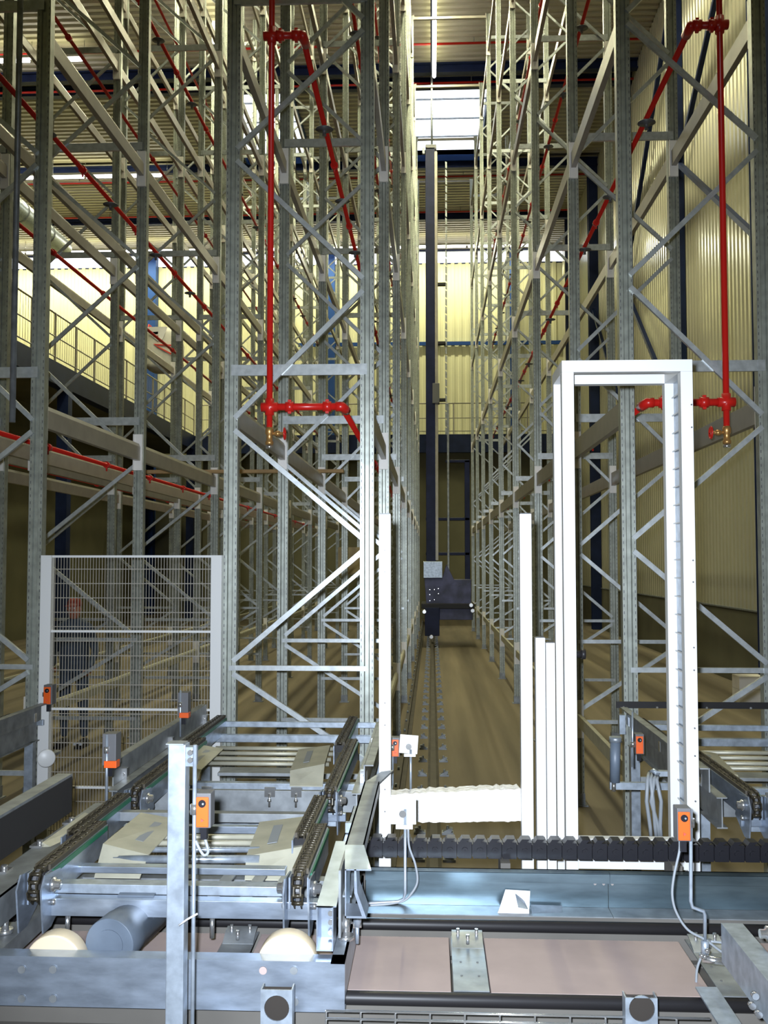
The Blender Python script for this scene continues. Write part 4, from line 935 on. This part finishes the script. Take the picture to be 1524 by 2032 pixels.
# round grey duct in the left hall roof
p0, p1 = W(88, 385, 22.0), W(145, 440, 22.0)
t = thing('air_duct', 'round pale air duct high in the left hall', 'duct', p1)
d0 = Vector((-12.2, 15.5, C+10.4)); d1 = Vector((-12.2, 32.0, C+10.4))
MB().lathe(d0, (0,1,0), [(.25,0),(.33,.02),(.33,16.4),(.30,16.5)], 20).build('duct_tube', 'galv', t)
for q in range(8): MB().lathe(d0+Vector((0,.9+q*2,0)), (0,1,0), [(.35,0),(.35,.06)], 20).build('duct_joint', 'galvd', t)
m = MB()
for q in (1.0, 6.0, 11.0, 15.5): m.tube([d0+Vector((0,q,.3)), d0+Vector((0,q,4.10))], .012, 5)
m.build('hangers', 'galvd', t)

# ------------------------------------------------------------------ the man behind the fence
def person(px, Yp, label):
    x = WX(px, Yp); t = thing('person', label, 'person', (x, Yp, 0))
    J = dict(pel=(0,0,.98), ch=(0,-.02,1.22), ne=(0.01,-.03,1.47), nk=(.01,-.04,1.54), sl=(-.17,-.02,1.42), el=(-.24,-.06,1.15), wl=(-.17,-.24,.98),
             sr=(.18,-.02,1.42), er=(.27,-.03,1.14), wr=(.25,-.20,.95), hl=(-.09,0,.93), kl=(-.11,-.02,.52), al=(-.12,.02,.10), hr=(.09,0,.93), kr=(.12,-.03,.52), ar=(.13,.02,.10))
    R = dict(pel=.145, ch=.16, ne=.075, nk=.055, sl=.075, el=.05, wl=.036, sr=.075, er=.05, wr=.036, hl=.095, kl=.065, al=.045, hr=.095, kr=.065, ar=.045)
    E = [('pel','ch'),('ch','ne'),('ne','nk'),('ne','sl'),('sl','el'),('el','wl'),('ne','sr'),('sr','er'),('er','wr'),('pel','hl'),('hl','kl'),('kl','al'),('pel','hr'),('hr','kr'),('kr','ar')]
    ks = list(J); me = bpy.data.meshes.new('body'); me.from_pydata([J[k] for k in ks], [(ks.index(a), ks.index(b)) for a, b in E], [])
    o = bpy.data.objects.new('body', me); COL.objects.link(o); o.parent = t
    md = o.modifiers.new('skin', 'SKIN'); sv = me.skin_vertices[0].data
    for i, k in enumerate(ks): sv[i].radius = (R[k]*(1.2 if k in ('ch','pel') else 1), R[k]); sv[i].use_root = (k == 'pel')
    o.modifiers.new('sub', 'SUBSURF').levels = 1; o.modifiers['sub'].render_levels = 2; me.materials.append(M['cloth'])
    hp = Vector((x+.01, Yp-.06, 1.645))
    m = MB().lathe(hp-Vector((0,0,.125)), (0,0,1), [(.0,0),(.045,.01),(.062,.04),(.074,.09),(.080,.14),(.078,.19),(.06,.235),(.02,.252)], 18)
    m.lathe(hp+Vector((0,-.07,-.02)), (0,-1,-.25), [(.016,0),(.014,.02),(.004,.032)], 8)
    for s in (-1, 1): m.disc(hp+Vector((s*.078,.0,.0)), (1,0,0), .022, .014, 10)
    hd = m.build('head', 'skin', t)
    for s in (-1, 1): MB().disc(hp+Vector((s*.028,-.072,.012)), (0,1,0), .009, .008, 8).build('eye', 'paper', hd)
    MB().box(hp.x-.022, hp.x+.022, hp.y-.072, hp.y-.060, hp.z-.062, hp.z-.054).build('mouth', 'cap', hd)
    MB().lathe(hp+Vector((0,.008,.03)), (0,.1,1), [(.086,0),(.088,.04),(.078,.075),(.05,.098),(.01,.106)], 18).box(hp.x-.06, hp.x+.06, hp.y-.15, hp.y-.06, hp.z+.035, hp.z+.045).build('cap', 'cap', t)
    for nm, s in (('wl', -1), ('wr', 1)):
        w_ = Vector((x, Yp, 0))+Vector(J[nm]); m = MB().box(w_.x-.04, w_.x+.04, w_.y-.10, w_.y+.0, w_.z-.05, w_.z-.02)
        for k in range(4): m.tube([w_+Vector((-.03+k*.02, -.09, -.035)), w_+Vector((-.03+k*.02, -.135, -.045)), w_+Vector((-.03+k*.02, -.155+.005*abs(k-1.5), -.075))], .009, 6)
        m.tube([w_+Vector((-s*.03, -.02, -.03)), w_+Vector((-s*.055, -.05, -.04)), w_+Vector((-s*.055, -.08, -.055))], .010, 6)
        m.build('hand', 'skin', t)
    t.scale = (1.06, 1.06, 1.06)
    for s in (-1, 1):
        fx = x+s*.125; f = MB().lathe((fx, Yp+.08, .05), (0,-1,-.03), [(.0,0),(.045,.01),(.05,.08),(.045,.18),(.042,.25),(.02,.285)], 12).box(fx-.045, fx+.045, Yp-.19, Yp+.07, .0, .03).build('shoe', 'black', t)
        if s > 0: MB().box(fx-.05, fx+.05, Yp-.20, Yp-.17, .045, .075).build('toe_reflection', 'shoe', f)  # reflected light on the shoe, put in as a pale strip
person(148, 12.6, 'person in dark clothes and a reddish cap standing behind the mesh fence')
